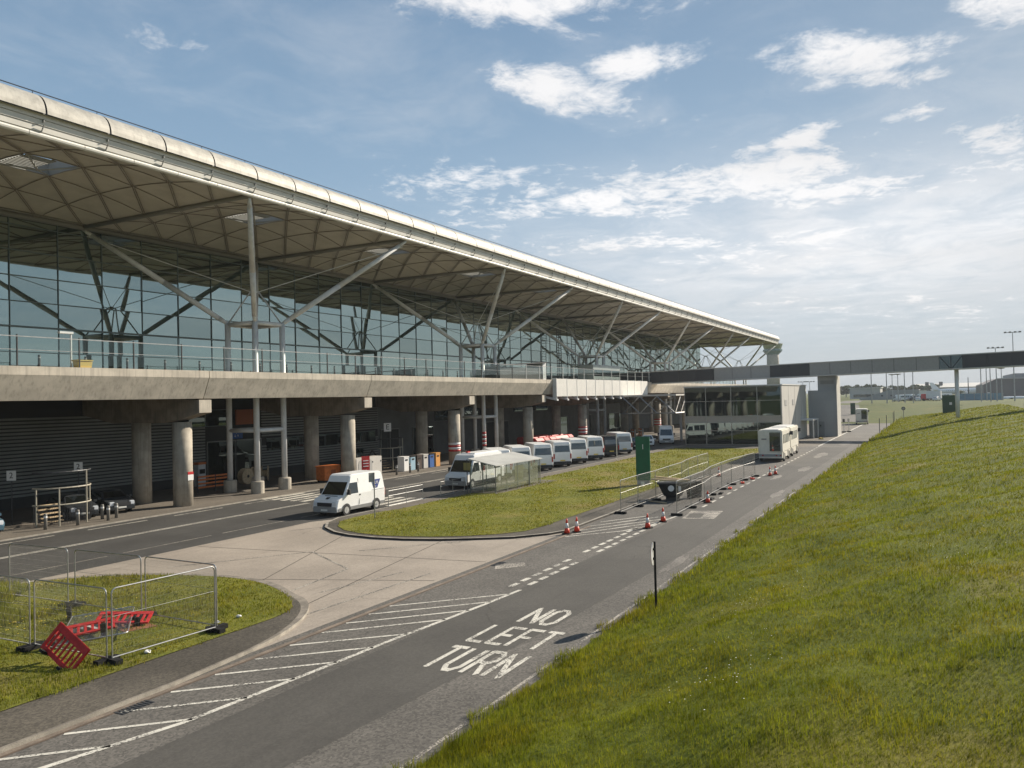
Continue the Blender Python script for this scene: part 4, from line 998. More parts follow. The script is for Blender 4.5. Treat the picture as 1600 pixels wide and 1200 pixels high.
for i, (x, y, z) in enumerate(((15.3,19.9,.13),(18.3,20.5,.13),(19.1,20.4,.13))):
    t = thing('litter_bag', ['crumpled pale litter at the fence corner by the verge footway','small white litter scrap right of the verge fence','second small litter scrap farther right on the verge'][i], 'litter', (x,y,z)); bm = bmesh.new(); bmesh.ops.create_icosphere(bm, subdivisions=2, radius=.09)
    for v in bm.verts: v.co *= random.uniform(.6,1.3); v.co.z *= .5
    me = bpy.data.meshes.new('crumpled_plastic'); bm.to_mesh(me); bm.free(); me.materials.append(white_pl); o = bpy.data.objects.new('crumpled_plastic', me); COL.objects.link(o); o.parent = t; o.location.z = .04

# bollards on the terminal pavement
bo = thing('bollard', '', 'bollard', group='short bollards on the terminal pavement')
MB().lathe(0,0,[(.10,0),(.10,.86),(.085,.92),(.04,.93)],14).build('post', mat('bollard_grey',(.17,.16,.14),.6), bo, smooth=True); MB().lathe(0,0,[(.104,.68),(.104,.78)],14).build('band', white_pl, bo)
for i, (x, y, lb) in enumerate(((28.8,46.2,'bollard left of the curved entrance cage'),(30.6,45.9,'bollard in front of the curved entrance cage post'),(32.6,45.9,'front bollard right of the curved entrance cage'),(32.9,46.9,'back bollard right of the curved entrance cage'),(33.6,46.5,'rightmost bollard beside the curved entrance cage'),
        (63.0,46.1,'bollard before the recycling bins, leftmost of three'),(65.2,46.1,'bollard before the recycling bins, middle of three'),(66.6,46.1,'bollard before the recycling bins, rightmost of three'))): place(bo, i, lb, (x, y, .1))

# curved smoking / entrance cages
def cage(lbl, loc, s=1.):
    t = thing('entrance_cage', lbl, 'cage', loc); pal = mat('cage_pale', (.34,.31,.24), .6)
    pts = [(1.75*math.cos(R(a)), -1.4*math.sin(R(a))) for a in range(0, 181, 12)]
    for z, nm in ((1.25,'hoop_rail'), (2.25,'hoop_rail'), (3.2,'hoop_rail')): MB().path([(x,y,z) for x, y in pts], .045, 6).build(nm, pal if z < 3 else steel_d, t)
    for i in (1, 5, 10, 14): MB().tube((pts[i][0],pts[i][1],0),(pts[i][0],pts[i][1],3.2 if i in (5,) else 2.25),.05,n=8).build('post', pal, t)
    b = MB()
    for i in range(60): a = R(3*i); b.tube((1.75*math.cos(a),-1.4*math.sin(a),.1),(1.75*math.cos(a),-1.4*math.sin(a),1.25),.012,n=4)
    b.build('bars', steel_d, t)
    st = MB()
    for i in range(5): st.box(-1.5+i*.1,-.2+i*.1,-.6+i*.3,-.35+i*.3,.2+i*.22,.26+i*.22)
    st.build('steps', wood, t); return t
cage('curved steel railing cage with steps under the walkway at far left', (30.9,48.0,.1))
cage('curved steel railing cage beside the grey cabinets under the walkway', (68.3,51.0,.1))
def small_sign(lbl, loc, txt, bm_, tm, rz=R(-60), w=.55, h_=.6, sz=.5):
    t = thing('location_sign', lbl, 'sign', loc, rz); MB().box(-w/2,w/2,0,.03,-h_/2,h_/2).build('board', bm_, t); MB().tube((0,.05,-loc[2]+.1),(0,.05,.2),.03,n=6).build('pole', steel_d, t)
    if txt: text_mesh('characters', txt, sz, tm, t, (0,-.006,0), (R(90),0,0), .002)
    return t
small_sign('white square sign reading 2 on the left of the curved cage', (29.2,50.2,3.1), '2', white_pl, black_pl)
small_sign('white square sign reading 2 on the right of the curved cage', (33.4,50.0,3.3), '2', white_pl, black_pl)
small_sign('large white sign with letter E above the cage near the cabinets', (69.6,52.0,4.4), 'E', white_pl, black_pl, R(-35), .8, .9, .8)
sgn = small_sign('dark blue sign board with white marks over the glass doors', (54.3,57.9,4.4), '', blue_pl, white_pl, 0, 1.5, .8)
text_mesh('characters', 'i\n\u2193 \u2191', .3, white_pl, sgn, (0,-.006,.0), (R(90),0,0), .002)
# height gauge stripes on columns near the kerb
def wrap(lbl, x, y, r, z0, n, letter=False):
    t = thing('column_warning_wrap', lbl, 'warning sign', (x, y, 0), 0, 'red and white warning wraps on columns')
    for i in range(n): MB().lathe(0,0,[(r+.012,z0+i*.24),(r+.012,z0+i*.24+.24)],20).build('band', red_pl if i % 2 == 0 else white_pl, t, smooth=True)
t = thing('pillar_label', 'small red label stuck halfway up the big pillar at left', 'label', (0,0,0)); MB().box(39.25,39.72,46.60,46.63,2.3,2.5).build('label_sheet', red_pl, t); MB().box(39.25,39.72,46.60,46.63,1.9,2.3).build('notice_sheet', white_pl, t)

wrap('red and white bands on the pillar behind the shuttle bus', 75.4, 47.3, .66, 1.5, 4); wrap('red and white bands on the slim column behind the shelter', 83.0, 47.9, .225, 1.6, 7)
wrap('red and white bands on the pillar beyond the red bins', 111.4, 47.3, .66, 1.6, 5); wrap('red and white bands on the pillar by the orange barriers', 147.4, 47.3, .66, 1.6, 5)
wt = thing('warning_triangle_sign', 'red board with white triangle leaning on the pillar behind the white van', 'sign', (58.6,46.3,.1), R(-20))
MB().box(-.42,.42,0,.04,0,2.1).build('board', red_pl, wt)
tri = MB(); 
for a, b_ in (((-.32,.15),(.0,.85)),((.0,.85),(.32,.15)),((-.2,.42),(.2,.42))): tri.tube((a[0],-.02,a[1]),(b_[0],-.02,b_[1]),.045,n=4)
for z in (1.15,1.4,1.65): tri.box(-.28,.28,-.03,0,z,z+.07)
tri.build('marks', white_pl, wt)

# orange grit bin, grey cabinets, recycling bins
ob = thing('orange_cart', 'orange lidded cart standing between two pillars behind the white van', 'cart', (56.2,48.6,.1), R(-5))
MB().box(-1.0,1.0,-.55,.55,.15,1.3).build('body', orange_pl, ob, bevel=.03); MB().box(-1.05,1.05,-.6,.6,1.3,1.42).build('lid', orange_pl, ob); MB().box(-.25,.3,-.58,-.55,.45,1.05).build('hatch', mat('dark_orange',(.30,.07,.015),.6), ob)
for x in (-.75,.75): MB().tube((x,-.5,.12),(x,.5,.12),.12,n=10).build('castor', tyre, ob)
ca = None
for i in range(3):
    t = thing('utility_cabinet', ['grey utility cabinet, left of three by the pillar','grey utility cabinet with dark rounded door, middle of three','grey utility cabinet, right of three nearest the cage'][i], 'cabinet', (59.6+i*1.42,48.2+.12*i,.1), 0, 'pale grey utility cabinets')
    MB().box(0,1.36,0,1.0,0,1.75).build('body', side_w, t, bevel=.03)
    if i < 2: MB().extr([(.7+.40*math.cos(R(a)), -.02, z_) for a, z_ in ((180,.1),(0,.1),(0,1.2),(45,1.48),(90,1.6),(135,1.48),(180,1.2))], (0,.03,0)).build('door', tower_g, t)
    MB().box(1.12,1.26,-.02,0,1.2,1.35).build('vent', trim, t)
bins = [(66.6,'white'),(67.75,'blue'),(68.9,'dark brown'),(70.05,'pale grey'),(71.2,'deep blue'),(72.35,'orange')]
bc = {'white': white_pl, 'blue': mat('pale_blue_plastic',(.28,.42,.5),.5), 'dark brown': mat('brown_plastic',(.05,.03,.02),.6), 'pale grey': side_w, 'deep blue': blue_pl, 'orange': mat('amber_plastic',(.6,.28,.07),.5)}
for x, cn in bins:
    t = thing('recycling_bin', f'{cn} recycling bin in the row of bins on the terminal pavement', 'bin', (x,47.9,.1), 0, 'coloured recycling bins')
    MB().box(-.42,.42,-.4,.4,0,1.35).build('body', bc[cn], t, bevel=.03); MB().box(-.45,.45,-.43,.43,1.35,1.47).build('lid', black_pl if cn in ('blue','deep blue') else bc[cn], t); MB().box(-.2,.2,-.43,-.40,1.05,1.2).build('slot', black_pl, t)
def wheelie(lbl, x, y, rz):
    t = thing('red_wheeled_bin', lbl, 'bin', (x,y,.1), rz, 'red wheeled bins under the walkway'); t.scale = (1.15,1.15,1.3)
    MB().add([(-.6,-.45,.2),(.6,-.45,.2),(.6,.45,.2),(-.6,.45,.2),(-.72,-.55,1.15),(.72,-.55,1.15),(.72,.55,1.15),(-.72,.55,1.15)], [(0,3,2,1),(4,5,6,7),(0,1,5,4),(1,2,6,5),(2,3,7,6),(3,0,4,7)]).build('body', red_pl, t)
    MB().extr([(-.76,-.6,1.15),(-.76,.6,1.15),(-.76,.3,1.42),(-.76,-.3,1.42)], (1.52,0,0)).build('lid', red_pl, t)
    for sx in (-.5,.5):
        for sy in (-.35,.35): MB().tube((sx,sy-.03,.1),(sx,sy+.03,.1),.1,n=10).build('castor', tyre, t)
k = 0
for r_ in range(3):
    for c_ in range(6):
        if (r_, c_) in ((2,5),(2,0)): continue
        wheelie(f'red wheeled bin, {["front","middle","back"][r_]} row, {["first","second","third","fourth","fifth","sixth"][c_]} from the left', 94.4+c_*1.95+r_*.5, 46.6+r_*1.7, R(-8+5*((k*7) % 4))); k += 1
for i in range(3):
    t = thing('cable_drum', ['empty wooden cable drum lying left by the glass doors','upright wooden cable drum in the middle by the glass doors','upright wooden cable drum right, nearest the white column'][i], 'cable drum', (52.2+i*1.35,54.6+.2*i,.1), R(20*i), 'wooden cable drums by the glass doors')
    b = MB(); b.tube((0,-.3,.7),(0,-.24,.7),.7,n=24); b.tube((0,.24,.7),(0,.3,.7),.7,n=24); b.tube((0,-.24,.7),(0,.24,.7),.3,n=16); b.build('drum', wood, t)
    MB().tube((0,-.31,.7),(0,-.302,.7),.14,n=14).build('hub_plate', black_pl, t)
t = thing('orange_slatted_barrier', 'low orange slatted barrier left of the slim white columns', 'barrier', (45.5,53.0,.1), R(-4))
for z in (.35,.65,.95,1.2): MB().box(0,3.4,-.03,.03,z,z+.14).build('slat', orange_pl, t)
for x in (0,1.7,3.35): MB().box(x,x+.08,-.05,.05,0,1.35).build('post', trim, t)
t = thing('payment_machine', 'pale grey ticket machine against the slatted wall', 'machine', (49.6,57.4,.1)); MB().box(-.4,.4,-.3,.3,0,1.9).build('body', steel_w, t, bevel=.03); MB().box(-.3,.3,-.32,-.3,1.1,1.5).build('screen', black_pl, t); MB().box(-.42,.42,-.33,.3,1.9,2.1).build('header', orange_pl, t)
t = thing('mini_digger', 'dark compact tracked machine standing beside the cage behind the cabinets', 'machine', (63.9,51.6,.1), R(-20))
MB().box(-1.0,1.0,-.6,.6,.5,1.1).build('body', black_pl, t, bevel=.05); MB().box(-.5,.5,-.5,.5,1.1,2.4).build('cab', dark_g, t, bevel=.05); MB().box(-1.1,1.1,-.75,-.4,0,.5).build('track', tyre, t, bevel=.05); MB().box(-1.1,1.1,.4,.75,0,.5).build('track', tyre, t, bevel=.05); MB().path([(1,0,1),(1.8,0,2.1),(2.5,0,1.3),(2.4,0,.4)], .09, 6).build('boom', black_pl, t)
for i in range(9):
    x = 127.5+i*1.35; t = thing('orange_channel_post', f'orange upright plastic post under the far walkway, {["first","second","third","fourth","fifth","sixth","seventh","eighth","ninth"][i]} from the left', 'traffic post', (x,46.2+(i % 3)*.8,.1), 0, 'orange plastic posts')
    MB().lathe(0,0,[(.3,0),(.3,.12),(.14,.14),(.13,1.3)],12).build('post', orange_pl if i % 3 else white_pl, t); MB().lathe(0,0,[(.145,.8),(.145,1.0)],12).build('band', white_pl, t)

# ------------- things on the deck
DZ = 9.3
t = thing('grit_bin', 'yellow grit bin standing on the walkway at the left', 'bin', (30.9,45.7,DZ)); t.scale = (.55,.6,.7); MB().add([(-.7,-.35,0),(.7,-.35,0),(.7,.35,0),(-.7,.35,0),(-.85,-.45,.85),(.85,-.45,.85),(.85,.45,.95),(-.85,.45,.95)],[(0,3,2,1),(4,5,6,7),(0,1,5,4),(1,2,6,5),(2,3,7,6),(3,0,4,7)]).build('tub', mat('grit_yellow',(.72,.50,.16),.6), t); MB().box(-.9,.9,-.5,.5,.92,1.05).build('lid', mat('grit_yellow'), t)
t = thing('cantilever_lamp', 'small right angled lamp post beside the yellow grit bin', 'lamp', (30.5,46.2,DZ)); MB().tube((0,0,0),(0,0,2.35),.06,n=8).build('pole', steel_w, t); MB().box(-.75,.1,-.12,.12,2.3,2.42).build('lamp_head', steel_w, t)
db_ = thing('deck_bollard', '', 'bollard', group='dark bollards along the raised walkway'); MB().tube((0,0,0),(0,0,1.0),.07,n=10).build('post', steel_d, db_); MB().lathe(0,0,[(.075,.8),(.075,.88)],10).build('band', grey_pl, db_)
for i in range(26):
    x = 23+i*2.9; place(db_, i, 'dark bollard on the raised walkway behind the glass screen', (x, 46.6, DZ))
t = thing('smoking_shelter', 'long dark slatted shelter on the walkway above the parapet joint', 'shelter', (84.5,46.4,DZ)); MB().box(0,11.6,0,2.2,0,1.75).build('slatted_wall', mat('dark_slats',(.04,.045,.045),.6), t); MB().extr([(-.6,-.3,1.75),(12.4,-.3,2.5),(12.4,-.3,2.62),(-.6,-.3,1.87)], (0,2.8,0)).build('roof', steel_d, t); MB().box(11.6,12.6,-.1,2.3,0,2.5).build('end_panel', steel_w, t)
t = thing('parked_coach', 'long pale roofed coach standing on the walkway level behind the white panels', 'coach', (116,47.3,DZ)); MB().box(0,12,0,2.5,.5,2.9).build('body', mat('coach_grey',(.30,.34,.33),.4), t, bevel=.1); MB().box(.4,11.6,-.02,0,1.1,2.1).build('side_window', dark_g, t); MB().box(.4,11.6,2.5,2.52,1.1,2.1).build('side_window', dark_g, t)
for x in (2,9.8):
    for y in (.15,2.35): MB().tube((x,y-.13,.5),(x,y+.13,.5),.48,n=16).build('wheel', tyre, t)
for i, x in enumerate((124.5,130.6)):
    t = thing('access_ladder', ['dark access ladder tower on the walkway, left of two','dark access ladder tower on the walkway, right of two'][i], 'ladder', (x,56.8,DZ), 0, 'access ladder towers'); 
    MB().box(-.9,-.82,0,.08,0,9.6).box(.82,.9,0,.08,0,9.6).build('side_rail', steel_d, t); b = MB(); z = .4
    while z < 9.5: b.box(-.82,.82,.02,.06,z,z+.07); z += .45
    b.build('rungs', steel_d, t)
for i, x in enumerate((47.6,53.0)):
    pass

# ================================================================== FAR FIELD
def far_z(x, y):
    t = np.clip((np.asarray(x, float)-205)/110, 0, 1); return 2.8*t*t*(3-2*t)+.012+0*np.asarray(y, float)
struct(grid_mesh('far_field', np.arange(192, 1500, 12.), np.arange(-40, 260, 10.), far_z, field_m))
struct(MB().poly([(40,-22,1.6),(2600,-22,1.6),(2600,-900,1.6),(40,-900,1.6)]).build('airfield_apron', mat('apron_pale', (.30,.26,.22), .8, var=.2, vsc=.05)))
frb = MB(); cl_ = [(200,19),(215,20.5),(235,22.5),(260,25),(290,28),(325,31),(360,33),(400,35)]
for (xa, ya), (xb, yb) in zip(cl_, cl_[1:]):
    frb.quad((xa,ya-4,float(far_z(xa,0))+.07),(xb,yb-4,float(far_z(xb,0))+.07),(xb,yb+4,float(far_z(xb,0))+.07),(xa,ya+4,float(far_z(xa,0))+.07))
struct(frb.build('far_road', asph))
FZ = 2.8
t = thing('earth_ramp_building', 'low grey building with sloping left end beyond the field', 'building'); MB().extr([(420,36,FZ-1),(420,34,FZ+.6),(420,22,FZ+4.4),(420,8.8,FZ+4.4),(420,8.8,FZ-1)], (26,0,0)).build('wall', tower_g, t)
w = MB(); 
for y in (12,15.5,20,24): w.box(419.9,420,y,y+.9,FZ+1.6,FZ+2.3)
w.build('vent', steel_d, t); MB().box(420,446,8.8,22,FZ+4.4,FZ+4.6).build('roof', tower_g, t)
t = thing('pale_shed', 'small pale flat roofed shed behind the sloping grey building', 'building'); MB().box(500,520,30,46,FZ,FZ+6).build('wall', side_w, t); MB().box(499.5,520.5,29.5,46.5,FZ+6,FZ+6.4).build('roof', white_p, t); MB().box(499.9,500,32,44,FZ+1,FZ+2.5).build('window', dark_g, t)
t = thing('gate_kiosk', 'small cream kiosk at the right end of the grey building', 'building'); MB().box(400,404,5.6,8.4,FZ,FZ+4).build('wall', white_p, t); MB().box(399.9,400,6.0,6.9,FZ,FZ+2.4).build('door', steel_d, t); MB().box(399.8,404.2,5.4,8.6,FZ+4,FZ+4.2).build('roof', side_w, t)
t = thing('long_hangar', 'long low hangar with pale roof on the horizon', 'hangar'); MB().box(800,860,-40,20,FZ,9.0).build('wall', tower_g, t); MB().extr([(799,20.5,9.0),(830,20.5,12.6),(861,20.5,9.0)], (0,-61,0)).build('roof', side_w, t)
for y in (9,-2): MB().box(812,816,y,y+3,11,14).build('roof_vent', steel_d, t)
w = MB(); 
for y in range(-36,18,6): w.box(799.8,800,y,y+4,FZ+1,7)
w.build('door', ridge_m, t)
t = thing('large_hangar', 'large grey brown hangar at the right edge beyond the bank', 'hangar'); MB().box(380,460,-120,-20.5,1.6,11.0).build('wall', mat('hangar_mauve', (.20,.18,.17), .7, var=.15, vsc=.1), t)
MB().add([(380,-20.5,11),(380,-15.5,8.6),(380,-15.5,1.6),(380,-20.5,1.6),(460,-20.5,11),(460,-15.5,8.6),(460,-15.5,1.6),(460,-20.5,1.6)], [(0,3,2,1),(4,5,6,7),(0,1,5,4),(1,2,6,5)]).build('side_bay', mat('hangar_mauve'), t)
MB().box(395,460,-120,-27,11,13).build('upper_roof', tower_g, t); MB().box(379.7,380,-32,-30,1.6,7).build('door', mat('rust_door',(.32,.13,.08),.7), t)
MB().box(379.6,380,-120,-20.5,10.7,11.05).build('eaves', side_w, t)
t = thing('blue_reflection', 'long pale blue hoarding low on the crest before the hangar', 'reflection'); MB().box(340,341,-20,-5,1.6,5.3).build('panel', mat('reflection_blue',(.20,.32,.40),.6,var=.2,vsc=.3), t)  # added panel with posts, standing in for a reflection in window glass
w = MB()
for y in range(-20,-4,3): w.box(339.9,340,y,y+.2,1.6,5.4)
w.build('post', tower_g, t)
def plane(lbl, loc, rz, s=1.):
    t = thing('airliner', lbl, 'aeroplane', loc, rz); t.scale = (s, s, s); m = white_v
    b = MB(); prof = [(-17,.3,3.6),(-14,.9,3.4),(-9,1.6,3.1),(-2,1.9,3.0),(8,1.9,3.0),(12,1.8,2.95),(14.5,1.3,2.8),(16,.6,2.6),(16.6,.1,2.5)]; n = 14; vs = []
    for x, r, z in prof:
        for i in range(n): a = 2*math.pi*i/n; vs.append((x, r*math.cos(a), z+r*math.sin(a)))
    fs = [(j*n+i, j*n+(i+1) % n, (j+1)*n+(i+1) % n, (j+1)*n+i) for j in range(len(prof)-1) for i in range(n)]
    b.add(vs, fs).build('fuselage', m, t, smooth=True)
    for s_ in (-1, 1):
        MB().extr([(3,s_*1.5,2.2),(-3,s_*1.5,2.2),(-5.5,s_*15,3.6),(-4,s_*15,3.6)], (0,0,.25)).build('wing', m, t); MB().extr([(-13,s_*.5,4),(-16,s_*.5,4),(-17,s_*6,4.3),(-16,s_*6,4.3)], (0,0,.15)).build('tailplane', m, t)
        MB().tube((2.6,s_*5,1.6),(-1.4,s_*5,1.6),1.0,.7,n=14).build('engine', m, t); MB().tube((-1,s_*2.4,.5),(-1,s_*2.9,.5),.5,n=10).build('wheel', tyre, t)
        w = MB()
        for i in range(22): w.box(-9+i*1.0,-8.65+i*1.0,s_*1.86-.03,s_*1.86+.03,3.25,3.6)
        w.build('window', dark_g, t)
    MB().extr([(-12,-.15,4.2),(-16.5,-.15,4.2),(-18,-.15,8.6),(-16,-.15,8.6)], (0,.3,0)).build('fin', white_v, t); return t
plane('white airliner parked side on behind the cluster of far vehicles', (560,-12,FZ), R(-84), 1.0)
plane('white airliner nose seen against the hangar at the right', (365,-23.5,1.6), R(-70), .45)
tg = thing('control_tower', 'tall control tower with flared glazed top behind the end of the roof', 'tower', (560,98.6,0))
MB().lathe(0,0,[(4.6,0),(3.9,30),(3.9,34)],20).build('shaft', pillar_c, tg, smooth=True)
MB().lathe(0,0,[(3.9,33),(6.3,35.5),(6.3,36.5),(5.6,36.6)],12).build('gallery', mat('tower_teal',(.10,.19,.19),.5), tg)
MB().lathe(0,0,[(5.5,36.6),(6.6,39.9)],12).build('cab_window', facade_g, tg); MB().lathe(0,0,[(6.9,39.9),(6.9,40.5),(3,41.2)],12).build('roof', steel_w, tg)
MB().tube((0,0,41),(0,0,47),.15,n=6).build('aerial', steel_d, tg)
def mast(lbl, x, y, top, kind=0, z0=FZ):
    t = thing('floodlight_mast', lbl, 'light mast', (x, y, z0), 0, 'apron floodlight masts'); h_ = top-z0
    MB().tube((0,0,0),(0,0,h_),.19,.11,n=8).build('pole', steel_g, t)
    if kind == 0: 
        MB().tube((0,-2.3,h_),(0,2.3,h_),.10,n=6).build('crossarm', steel_g, t)
        for yy in (-2,-.7,.7,2): MB().box(-.3,.3,yy-.35,yy+.35,h_-.15,h_+.3).build('floodlight', ridge_m, t)
    else:
        MB().lathe(0,0,[(.2,h_-.2),(1.2,h_),(1.2,h_+.2),(.2,h_+.3)],8).build('lamp_ring', ridge_m, t)
M_ = [(300,-20.7,24.6,'floodlight mast with cluster head, tallest at the right edge',0),(300,-15.9,19.9,'floodlight mast with cross arm, left of the tallest one',0),(330,-19.0,13.9,'short double headed mast over the hangar roof',1),
      (300,8.0,13.5,'floodlight mast left of the bridge column, below the bridge',0),(330,13.8,13.0,'small headed mast in the middle gap under the bridge',1),(300,20.7,17.4,'plain mast right of the stair tower passing behind the bridge',0),
      (300,16.0,17.6,'plain mast second right of the stair tower passing behind the bridge',0),(345,16.4,13.2,'small headed mast beside another under the bridge',1),(310,10.9,16.9,'thin mast just left of centre gap passing behind the bridge',0),
      (300,-11.6,16.4,'mast right of the bridge column, first of a close trio',0),(320,-14.0,16.8,'mast right of the bridge column, second of a close trio',0),(300,-14.2,16.2,'mast right of the bridge column, third of a close trio',0),
      (420,60,12.4,'tiny mast left of the stair tower over the gatehouse roof, left',0),(420,56.8,12.4,'tiny mast left of the stair tower over the gatehouse roof, middle',0),(400,46.5,12.2,'tiny mast left of the stair tower over the gatehouse roof, right',0)]
for x, y, tz, lb, k in M_: mast(lb, x, y, tz, k)
t = thing('aerial_pole', 'thin dark aerial pole right of the bridge column', 'pole', (420,-11.2,FZ)); MB().tube((0,0,0),(0,0,9.5),.3,.12,n=6).build('pole', steel_d, t); MB().box(-.3,.3,-.3,.3,0,1.2).build('base', steel_d, t)
# cluster of parked vehicles near the far buildings
kinds = [mbp, v2, c1, c3, v3]
lbv = ['white minibus in the far vehicle cluster, {}','white panel van in the far vehicle cluster, {}','small white car in the far vehicle cluster, {}','dark car in the far vehicle cluster, {}','black minibus in the far vehicle cluster, {}']
pos = ['far left','left','left of centre','near centre','centre','just right of centre','right of centre','right','far right','at its right end','before the airliner','behind the rest','tucked at the back']
for i in range(13):
    sl = .041-.0037*i; x = 345+(i*37 % 46); kd = (1,3,2,0,3,2,1,4,0,3,2,1,0)[i]
    o = copy_tree(kinds[kd]); o['label'] = lbv[kd].format(pos[i]); o['group'] = 'vehicles parked beyond the field'; o.location = (x, x*sl, FZ+.02); o.rotation_euler = (0,0,R(30+i*67))
sl_ = thing('service_lorry', 'grey box lorry in the far vehicle cluster', 'lorry', (352,3.2,FZ), R(80)); MB().box(-3.5,1.6,-1.2,1.2,.9,3.8).build('box_body', steel_w, sl_); MB().box(1.7,3.4,-1.15,1.15,.5,2.7).build('cab', red_pl, sl_, bevel=.1); MB().box(3.38,3.42,-1,1,1.5,2.4).build('windscreen', dark_g, sl_)
for x in (-2.6,2.6):
    for y in (-1.05,1.05): MB().tube((x,y-.15,.48),(x,y+.15,.48),.48,n=14).build('wheel', tyre, sl_)
# trees on the horizon
def tree(lbl, x, y, h_, r, n=700):
    t = thing('broadleaf_tree', lbl, 'tree', (x, y, FZ-.3), 0, 'trees on the horizon')
    tr = MB(); tr.tube((0,0,0),(0,0,h_*.35),.4,.28,8)
    for a in range(5): tr.tube((0,0,h_*.3),(math.cos(a*1.3)*r*.5,math.sin(a*1.3)*r*.5,h_*.65),.16,.06,5)
    tr.build('trunk', ridge_m, t)
    b = MB(); cl = [(random.uniform(-.6,.6)*r, random.uniform(-.6,.6)*r, h_*random.uniform(.35,.82), r*random.uniform(.3,.5)) for _ in range(12)]
    for i in range(n):
        cx, cy, cz, cr = cl[i % 12]; v = Vector((random.gauss(0,1),random.gauss(0,1),random.gauss(0,1))).normalized()*cr*random.uniform(.6,1.05); s = random.uniform(.25,.6)
        u = Vector((random.gauss(0,1),random.gauss(0,1),random.gauss(0,1))).normalized()*s; w = u.cross(v).normalized()*s; c = Vector((cx,cy,max(cz+v.z*.8,h_*.1))); c.x += v.x; c.y += v.y
        b.quad(c-u-w, c+u-w, c+u+w, c-u+w)
    b.build('crown', leaf_m, t)
k = 0
words = ['first','second','third','fourth','fifth','sixth','seventh','eighth','ninth','tenth','eleventh','twelfth']
for i in range(7): tree(f'green tree right of the stair tower on the horizon, {words[i]} from the left', 640+(i*31 % 50), 640*(.108-.0075*i), 10.5-abs(i-3)*.5+(i % 2)*.8, 5.0)
for i in range(7): tree(f'green tree over the parked vehicles on the horizon, {words[i]} from the left', 690+(i*23 % 40), 700*(.044-.0062*i), 9.5-(i % 3)*.9, 5.0)
for i in range(6): tree(f'low tree between the sheds on the horizon, {words[i]} from the left', 720+(i*29 % 40), 720*(.076-.0058*i), 6.8-(i % 2)*.6, 4.6, 500)
# near the road end
for i, (x, y) in enumerate(((140.5,8.7),(163,8.9),(187,8.9),(206,9.6))):
    t = thing('fence_post', f'thin dark post at the bank foot near the road end, {words[i]} from the camera', 'post', (x,y,.02), 0, 'thin posts at the road end'); MB().tube((0,0,0),(0,0,2.6-.1*i),.055,n=8).build('post', steel_d, t); MB().tube((0,0,2.6-.1*i),(0,0,2.64-.1*i),.08,n=8).build('cap', steel_d, t)
t = thing('speed_sign', 'small round sign on a short post where the road meets the bank', 'sign', (205,7.6,.3), 0); MB().tube((0,0,0),(0,0,2.4),.07,n=8).build('pole', steel_g, t); MB().tube((-.06,0,2.6),(-.10,0,2.6),.42,n=20).build('sign_plate', steel_d, t); MB().tube((-.11,0,2.6),(-.12,0,2.6),.28,n=20).build('sign_face', grey_pl, t)
gz = float(bank_z(178,-1.7)); t = thing('green_container', 'dark green storage container half hidden behind the bank crest', 'container', (178,-1.7,gz-.1)); MB().box(0,3,-1.45,1.45,0,6.0-gz).build('body', green_d, t, bevel=.04)
w = MB(); 
for i in range(10): w.box(-.04,0,-1.35+i*.29,-1.25+i*.29,.1,5.8-gz)
w.build('corrugation', green_d, t); MB().box(-.06,-.04,-.2,.25,1.6,2.1).build('label_plate', steel_w, t)
t = thing('black_totem_sign', 'dark green totem sign far off left of the lone lift vehicle', 'sign', (240,21.4,.5), R(8)); MB().box(-.1,.1,-.6,.6,.2,3.4).build('sign_panel', green_d, t); MB().box(-.12,-.1,-.35,.35,1.8,2.5).build('lettering_panel', steel_d, t); MB().box(-.12,.12,-.5,.5,-.5,.2).build('plinth', tower_g, t)
for i, (x, y) in enumerate(((150,14.9),(152,14.3))):
    t = thing('signal_post', ['short signal post with dark head right of the stair tower, left one','short signal post right of the stair tower, right one'][i], 'signal', (x,y,.01), 0, 'signal posts by the stair tower'); MB().tube((0,0,0),(0,0,2.3),.05,n=8).build('pole', steel_w, t); MB().box(-.15,.15,-.18,.18,1.8,2.35).build('head', [steel_d, side_w][i], t); MB().box(-.3,.3,-.35,.35,0,.2).build('base', black_pl, t)
t = thing('yellow_chock', 'yellow ground chock lying before the stair tower door', 'chock', (128.5,16.0,.02), .4); MB().extr([(-.8,-.15,0),(.8,-.15,0),(.6,-.15,.2),(-.6,-.15,.2)], (0,.3,0)).build('block', mat('chock_yellow',(.6,.42,.1),.6), t)
# bank top fence
t = thing('airfield_fence', 'dark green airfield fence running along behind the bank crest', 'fence'); x = 20
pb = MB(); 
while x < 200:
    zf = float(bank_z(x,-15)); MB().box(x,x+5.9,-15.02,-14.98,zf,zf+1.75).build('mesh_panel', mat('fence_green',(.06,.10,.075),.7), t) if x < 190 else None
    MB().tube((x,-14.96,zf-.1),(x,-14.96,zf+1.95),.05,n=6).build('post', side_w, t); x += 6

